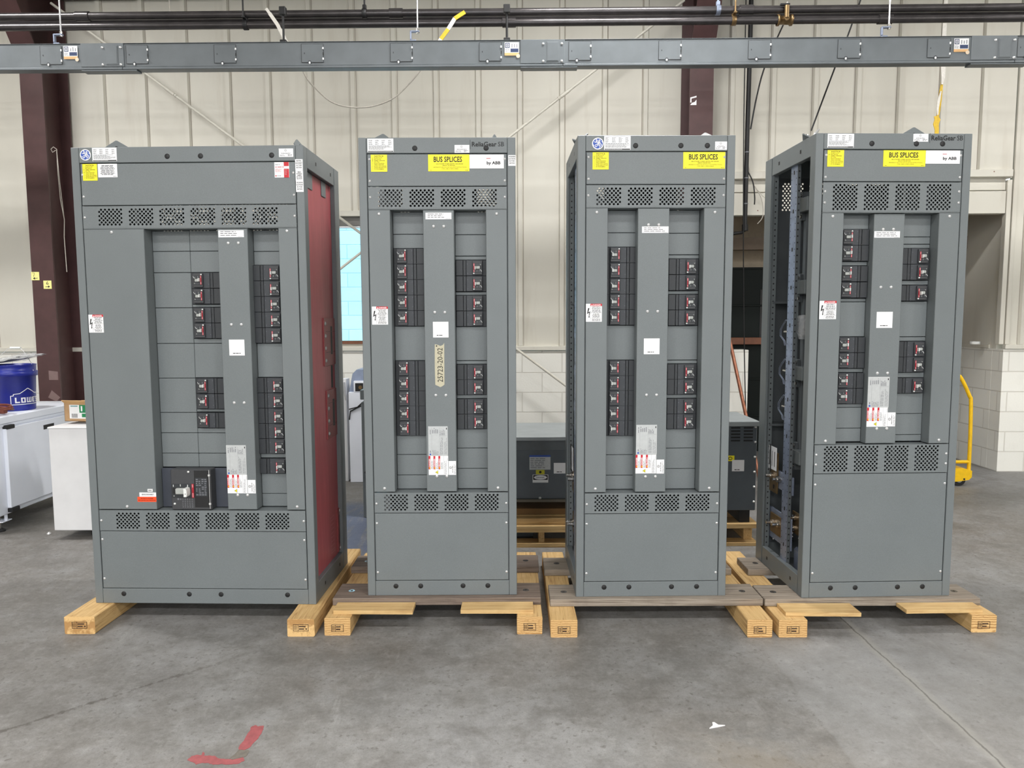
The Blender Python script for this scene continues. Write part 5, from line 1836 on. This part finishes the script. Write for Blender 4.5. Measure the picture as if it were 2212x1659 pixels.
b = MB()
rnd = random.Random(4)
for k in range(7):
    r = .10+.012*k; zz = .013+.008*k
    cx, cy_ = rnd.uniform(-.03,.03), rnd.uniform(-.02,.02)
    b.tube([(cx+r*1.25*math.cos(a*PI/10), cy_+r*.8*math.sin(a*PI/10), zz+.006*math.sin(a*PI/5+k)) for a in range(21)], .006, CORD, 6, False)
b.box(.10,-.02,.01,.165,.02,.045, CORD, .008)
tag(b.build('extension_cord', None, (-3.87, 5.29, .8505)), 'coiled orange-brown extension cord on the front corner of the workbench', 'cord')

o = thing('white_box', 'plain white panel box standing between the workbench and the widest switchboard', 'box', (-2.90, 5.24, 0))
b = MB(); b.box(-.32,-.24,.068,.32,.22,.797, WPANEL, .004); b.build('shell', o)
b = MB(); b.box(-.325,-.246,.790,.325,.226,.802, WPANEL, .003); b.build('lid', o)
for (u, v) in ((-.10,-.10),(.26,-.18),(-.10,.16),(.26,.16)): MB().box(u-.03,v-.03,0,u+.03,v+.03,.068, BLK3, .004).build('foot', o)

o = thing('carton', 'open brown carton with a white and green label on the white box', 'carton', (-3.06, 5.22, .822), -.12)
b = MB()
t = .004
b.box(-.125,-.085,0,.125,.085,.005, CARD); b.box(-.125,-.085,0,.125,-.081,.128, CARD); b.box(-.125,.081,0,.125,.085,.128, CARD); b.box(-.125,-.085,0,-.121,.085,.128, CARD); b.box(.121,-.085,0,.125,.085,.128, CARD)
b.build('shell', o)
b = MB(); b.prism([(-.085,.128),(-.115,.150),(-.113,.153),(-.082,.131)], 'x', -.122, .122, plain('cardboard_inside', rgb(212,170,118), .8)); b.prism([(.085,.128),(.12,.10),(.122,.103),(.087,.132)], 'x', -.122, .122, CARD); b.build('flap', o)
b = MB(); b.rect(-.085,.020,.095,.118,-.0856, PAPER); b.rect(-.008,.062,.095,.118,-.0860, plain('green_print', rgb(30,128,80), .5)); b.rect(.010,.030,.095,.056,-.0860, MATS['green_print']); b.rect(-.075,.105,-.02,.113,-.0860, plain('teal_print', rgb(110,160,165), .5))
text(b, '1', .004, .074, .036, -.0864, PAPER, .012, 'L', 0, True)
for k in range(9): b.rect(-.07+k*.0052,.026,-.07+k*.0052+(.003 if k % 3 else .0015),.055,-.0860, INK)
b.build('printed_label', o)
b = MB(); rnd = random.Random(3)
vs = []; n = 14
for i in range(n+1):
    for j in range(6):
        a = 2*PI*i/n
        r = 1-j/5
        vs.append((.14*r*math.cos(a), .10*r*math.sin(a), .002+.016*math.sin(PI*(1-r)*.5)*rnd.uniform(.5,1.0)*(1 if j else 0)))
fs = [(i*6+j, (i+1)*6+j, (i+1)*6+j+1, i*6+j+1) for i in range(n) for j in range(5)]
b.add(vs, fs, FILM, True)
tag(b.build('plastic_bag', None, (-3.05, 5.22, .802)), 'flattened clear plastic bag under the brown carton', 'bag')

b = MB(); b.lathe([(0,0),(.016,0),(.016,.008),(.009,.010),(.009,.016),(0,.016)], (0,0,0), STEEL, 6)
tag(b.build('nut', None, (-3.35, 5.14, 0)), 'small steel nut lying on the floor beside the white box', 'nut')

# ------------------------------------------------------------------ things seen in the gaps
o = thing('machine', 'white pedestal machine with a grey head seen between the first two switchboards', 'machine', (-1.40, 6.92, 0))
b = MB(); b.box(-.136,-.13,0,.12,.13,.86, WPAINT, .004); b.build('pedestal', o)
b = MB()
b.prism([(-.136,.86),(.35,.86),(.35,1.07),(-.06,1.07),(-.10,1.03)], 'y', -.10, .24, plain('machine_blue_grey', rgb(140,152,176), .45), None)
b.box(-.085,-.135,.86,.02,-.10,.965, WPAINT, .004); b.box(-.07,-.138,.868,.006,-.13,.945, BLK3, .002); b.cyl((-.02,-.139,.905),(-.02,-.142,.905), .018, BRASS, 12)
b.box(.045,-.16,.77,.40,.0,.90, plain('machine_light_grey', rgb(190,196,204), .45), .004)
b.build('head', o)
b = MB()
b.tube([(-.13,-.14,.70),(-.05,-.15,.72),(.04,-.15,.80)], .006, BLK3, 6); b.tube([(-.13,-.14,.60),(-.12,-.14,.68),(-.02,-.15,.73),(.05,-.15,.76),(.06,-.15,.66)], .006, BLK3, 6)
b.build('cable', o)
b = MB(); b.box(-.215,-.08,0,-.165,.06,.98, WPANEL, .003); b.tube([(-.19,-.09,.95),(-.18,-.095,.86),(-.165,-.09,.78)], .012, ALU, 8); b.build('side_post', o)

o = thing('enclosure', 'plain grey enclosure standing behind the second switchboard', 'enclosure', (-.84, 5.72, 0))
b = MB(); b.box(-.32,-.17,0,.32,.17,.905, G, .004); b.build('body', o)
b = MB(); b.box(-.325,-.18,.925,.325,.175,1.0, G, .004); b.build('top', o)
b = MB(); b.cyl((-.29,-.172,.36),(-.29,-.185,.36), .012, BLK3, 10); b.box(-.295,-.178,.33,-.285,-.172,.36, BLK3); b.build('latch', o)

o = thing('transformer', 'grey transformer with a sagging lid behind the gap of the middle cabinets', 'transformer', (.15, 5.12, .238))
Z0 = .238
b = MB(); b.box(-.60,-.27,.318-Z0,.60,.20,.735-Z0, XFMR, .004); b.box(-.60,-.285,.30-Z0,.60,.20,.318-Z0, plain('worn_base_channel', rgb(96,90,78), .6)); b.build('case', o)
b = MB(); b.prism([(-.275,.655-Z0),(-.30,.735-Z0),(-.27,.735-Z0),(-.27,.655-Z0)], 'x', -.60, .60, plain('transformer_band', rgb(104,112,118), .5)); b.build('band', o)
b = MB()
n = 12; vs = []
for i in range(n+1):
    x = -.66+1.32*i/n; sg = -.010*(1-abs(2*i/n-1)**2)
    vs += [(x,-.34,.740-Z0+sg),(x,-.34,.762-Z0+sg),(x,.22,.770-Z0),(x,.22,.745-Z0)]
fs = []
for i in range(n):
    for j in range(4): fs.append((i*4+j, i*4+(j+1)%4, (i+1)*4+(j+1)%4, (i+1)*4+j))
fs += [(0,1,2,3), (n*4+3,n*4+2,n*4+1,n*4)]
b.add(vs, fs, XTOP); b.build('lid', o)
for z in (.30-Z0,):
    for xx in (-.5, .5): MB().box(xx-.05,-.25,0,xx+.05,.20,z, BLK3).build('foot', o)
b = MB(); y = -.2712
def rc(x0, z0, x1, z1, m, k=0): b.rect(x0-.15, z0-Z0, x1-.15, z1-Z0, y-k*.0004, m)
rc(.116,.520,.258,.620, SILV); rc(.116,.607,.258,.620, BLUI, 1); wordbars(b, .122-.15,.528-Z0,.252-.15,.602-Z0, y-.0004, INKG, 6, .4)
b.build('rating_plate', o)
b = MB(); rc(.159,.488,.218,.518, plain('olive_yellow_sticker', rgb(206,200,40), .5)); b.disc(.189-.15,.503-Z0,.009,y-.0004, INK, 10); b.build('earth_sticker', o)
b = MB(); rc(.137,.431,.243,.486, PAPER); rc(.141,.450,.239,.483, INK, 1)
b.poly([(.19-.15+.044*math.cos(2*PI*i/24), .4665-Z0+.0145*math.sin(2*PI*i/24)) for i in range(24)], y-.0008, PAPER); text(b, 'DANGER', .19-.15, .4625-Z0, .009, y-.0012, INKG, .055, 'C', 0, True)
b.build('danger_label', o)
b = MB(); rc(.280,.493,.360,.566, PAPER); wordbars(b, .30-.15,.500-Z0,.345-.15,.507-Z0, y-.0004, INK, 1, .7); b.build('asset_sticker', o)
b = MB(); b.lathe([(.010,0),(.010,.004),(0,.008)], (.187-.15, -.271, .325-Z0), STEEL, 10, 'y'); b.build('bolt', o)
def skid(label, x, y, ws, parts):
    o = thing('shipping_pallet', label, 'pallet', (x, y, 0), 0, 'shipping pallets under the transformers')
    for nm, x0, y0, z0, x1, y1, z1, mm in parts:
        MB().box(x0, y0, z0, x1, y1, z1, mm, .002).build(nm, o)
    return o
pp = []
pp.append(('top_board', -.62, -.22, .198, .62, .30, .238, plain('dark_old_pine', rgb(140,106,66), .8)))
pp.append(('top_board', -.65, -.30, .150, .65, .32, .190, YW_X)); pp.append(('top_board', -.62, -.235, .190, .62, .30, .198, YW_X))
pp.append(('deck_board', -.70, -.335, .104, .70, -.20, .148, YW_X)); pp.append(('deck_board', -.70, .10, .104, .70, .32, .148, YW_X))
for xx in (-.62, .045, .62): pp.append(('block', xx-.02, -.32, .030, xx+.02, .30, .104, YW_Y))
pp.append(('bottom_board', -.70, -.335, .0, .70, -.22, .030, YW_X)); pp.append(('bottom_board', -.70, .2, .0, .70, .32, .030, YW_X))
skid('stacked pine pallet under the transformer with the sagging lid', .15, 5.12, 0, pp)
b = MB(); b.cyl((-.6,0,0),(-.03,0,0), .034, plain('grey_pipe', rgb(110,114,118), .4), 20); b.build
pv = thing('pipe_piece', 'grey pipe lying inside the pallet under the sagging-lid transformer', 'pipe', (.10, 5.02, .035))
MB().cyl((-.50,0,0),(.045,0,0), .034, MATS['grey_pipe'], 20).build('tube', pv)

o = thing('transformer', 'dark grey transformer with louvre slots and a yellow sticker near the doorway', 'transformer', (1.30, 5.07, .154))
Z0 = .154
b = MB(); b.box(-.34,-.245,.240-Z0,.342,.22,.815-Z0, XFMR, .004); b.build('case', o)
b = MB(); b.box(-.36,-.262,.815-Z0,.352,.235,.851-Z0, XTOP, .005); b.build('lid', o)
for xx in (-.30, .24): MB().box(xx,-.23,0,xx+.07,.20,.240-Z0, BLK3).build('foot', o)
b = MB(); y = -.2456
for cx in (1.300, 1.383, 1.467, 1.552):
    for k in range(5):
        z = .712+k*.0215
        b.box(cx-1.30, y-.0005, z-Z0, cx+.062-1.30, y+.001, z+.011-Z0, BLK3, .0004)
b.build('louvre', o)
b = MB(); b.rect(1.40-1.30,.578-Z0,1.493-1.30,.616-Z0, y-.0004, YEL); stroke(b, [(1.465-1.30+.012*math.cos(a*PI/8), .597-Z0+.009*math.sin(a*PI/8)) for a in range(17)], .004, y-.0008, INK, False); b.build('yellow_sticker', o)
b = MB(); b.rect(1.478-1.30,.509-Z0,1.560-1.30,.586-Z0, y-.0006, PAPER); wordbars(b, 1.495-1.30,.516-Z0,1.545-1.30,.523-Z0, y-.001, INK, 1, .7); b.build('asset_sticker', o)
for k in range(6):
    b = MB(); b.lathe([(.008,0),(.008,.003),(0,.006)], (.330,-.245,.30+k*.102-Z0), STEEL, 8, 'y'); b.build('screw', o)
skid('pine pallet under the transformer with louvre slots', 1.30, 5.07, 0, [('top_board', -.42,-.27,.122,.36,-.10,.154,YW_X),('top_board', -.42,.10,.122,.36,.26,.154,YW_X),('block',-.42,-.25,.025,-.36,.24,.122,YW_Y),('block',.28,-.20,.025,.34,.24,.122,YW_Y),('bottom_board',-.42,-.27,0,.36,-.16,.025,YW_X),('bottom_board',-.42,.14,0,.36,.26,.025,YW_X)])

b = MB(); a = Vector((2.120,7.12,1.370)); c = Vector((2.352,6.80,0.0)); mid = a.lerp(c,.5)
b.cyl(a-mid, c-mid, .017, COP, 16)
tag(b.build('copper_tube', None, mid), 'copper tube leaning on the block wall beside the dark doorway', 'tube')

o = thing('platform_cart', 'yellow platform cart with a bent tube handle behind the rightmost switchboard', 'cart', (3.75, 6.62, 0))
ox, oy = 3.75, 6.62
b = MB()
b.tube(spline([(4.172-ox,-.07,.10),(4.170-ox,-.07,.45),(4.160-ox,-.07,.77),(4.145-ox,-.07,.825),(4.075-ox,-.07,.965),(4.02-ox,-.07,1.02),(3.90-ox,-.07,1.03),(3.60-ox,-.07,1.03),(3.50-ox,-.07,1.0),(3.40-ox,-.07,.82),(3.385-ox,-.07,.76),(3.38-ox,-.07,.45),(3.38-ox,-.07,.10)], 4), .0165, YSTEEL, 12)
b.cyl((3.4-ox,-.07,.222),(4.17-ox,-.07,.222), .015, YSTEEL, 12)
b.build('handle', o)
b = MB(); b.prism([(3.35-ox,.165),(4.115-ox,.165),(4.185-ox,.145),(4.185-ox,.085),(4.16-ox,.06),(4.05-ox,.045),(3.35-ox,.045)], 'y', -.10, .5, YSTEEL); b.cyl((4.115-ox,-.104,.068),(4.115-ox,-.10,.068), .009, RUB, 8); b.build('deck', o)
for (xx, yy) in ((4.09,-.05),(3.45,-.05),(4.09,.42),(3.45,.42)):
    b = MB(); b.cyl((xx-ox,yy-.022,.058),(xx-ox,yy+.022,.058), .058, RUB, 24); b.cyl((xx-ox,yy-.024,.058),(xx-ox,yy+.024,.058), .028, TOG, 16); b.build('wheel', o)

b = MB(); b.lathe([(.0,0),(.045,0),(.047,.004),(.047,.024),(.045,.028),(.025,.028),(.022,.02),(0,.02)], (0,0,0), WHT, 24)
tag(b.build('tape_roll', None, (4.735, 7.44, 1.262), 0), 'white roll lying on the ledge in the doorway at right', 'roll')

# ------------------------------------------------------------------ floor marks and litter
RP = plain('worn_red_floor_paint', rgb(148, 78, 80), .6, 0, .16, 40, .2, 80)
def ragged(pts, n=5, amp=.006):
    rnd = random.Random(9); out = []
    for i in range(len(pts)):
        a = pts[i]; c = pts[(i+1) % len(pts)]
        for k in range(n):
            t = k/n
            out.append((a[0]+(c[0]-a[0])*t+rnd.uniform(-amp,amp), a[1]+(c[1]-a[1])*t+rnd.uniform(-amp,amp)))
    return out
b = MB(); ox, oy = -1.03, 2.48
STK = [(-.993,2.624),(-.982,2.641),(-.967,2.630),(-.947,2.635),(-.940,2.610),(-.939,2.560),(-.945,2.525),(-.949,2.497),(-.961,2.479),(-.985,2.480),(-.992,2.504),(-.988,2.532),(-.988,2.564),(-.989,2.607)]
WORN = [(-.985,2.4795),(-.961,2.4785),(-.945,2.478),(-.942,2.445),(-.950,2.435),(-.986,2.4225),(-.997,2.428),(-.990,2.450)]
FOOT = [(-1.142,2.420),(-1.138,2.441),(-1.125,2.450),(-1.105,2.447),(-1.107,2.468),(-1.098,2.461),(-1.095,2.446),(-1.069,2.445),(-1.053,2.443),(-1.039,2.428),(-1.008,2.425),(-.986,2.422),(-.950,2.4345),(-.941,2.416),(-.954,2.399),(-.975,2.393),(-1.014,2.396),(-1.041,2.394),(-1.062,2.402),(-1.084,2.405),(-1.101,2.395),(-1.116,2.406)]
for q, mm in ((STK, RP), (FOOT, RP), (WORN, plain('bare_brown_floor', rgb(104, 98, 90), .7, 0, .18, 50))):
    b.prism([(x-ox, y-oy) for x, y in ragged(q, 4, .0016)], 'z', .0002, .0010, mm)
tag(b.build('floor_mark', None, (ox, oy, 0)), 'worn red L-shaped corner mark painted on the floor', 'floor marking')
b = MB(); b.prism([(-.03,-.018),(.005,-.008),(.035,.002),(.01,.004),(.0,.022),(-.008,.022),(-.012,.0)], 'z', .0002, .004, WPANEL)
tag(b.build('paper_scrap', None, (.765, 2.620, 0)), 'small pale scrap lying on the open floor at lower right', 'scrap')
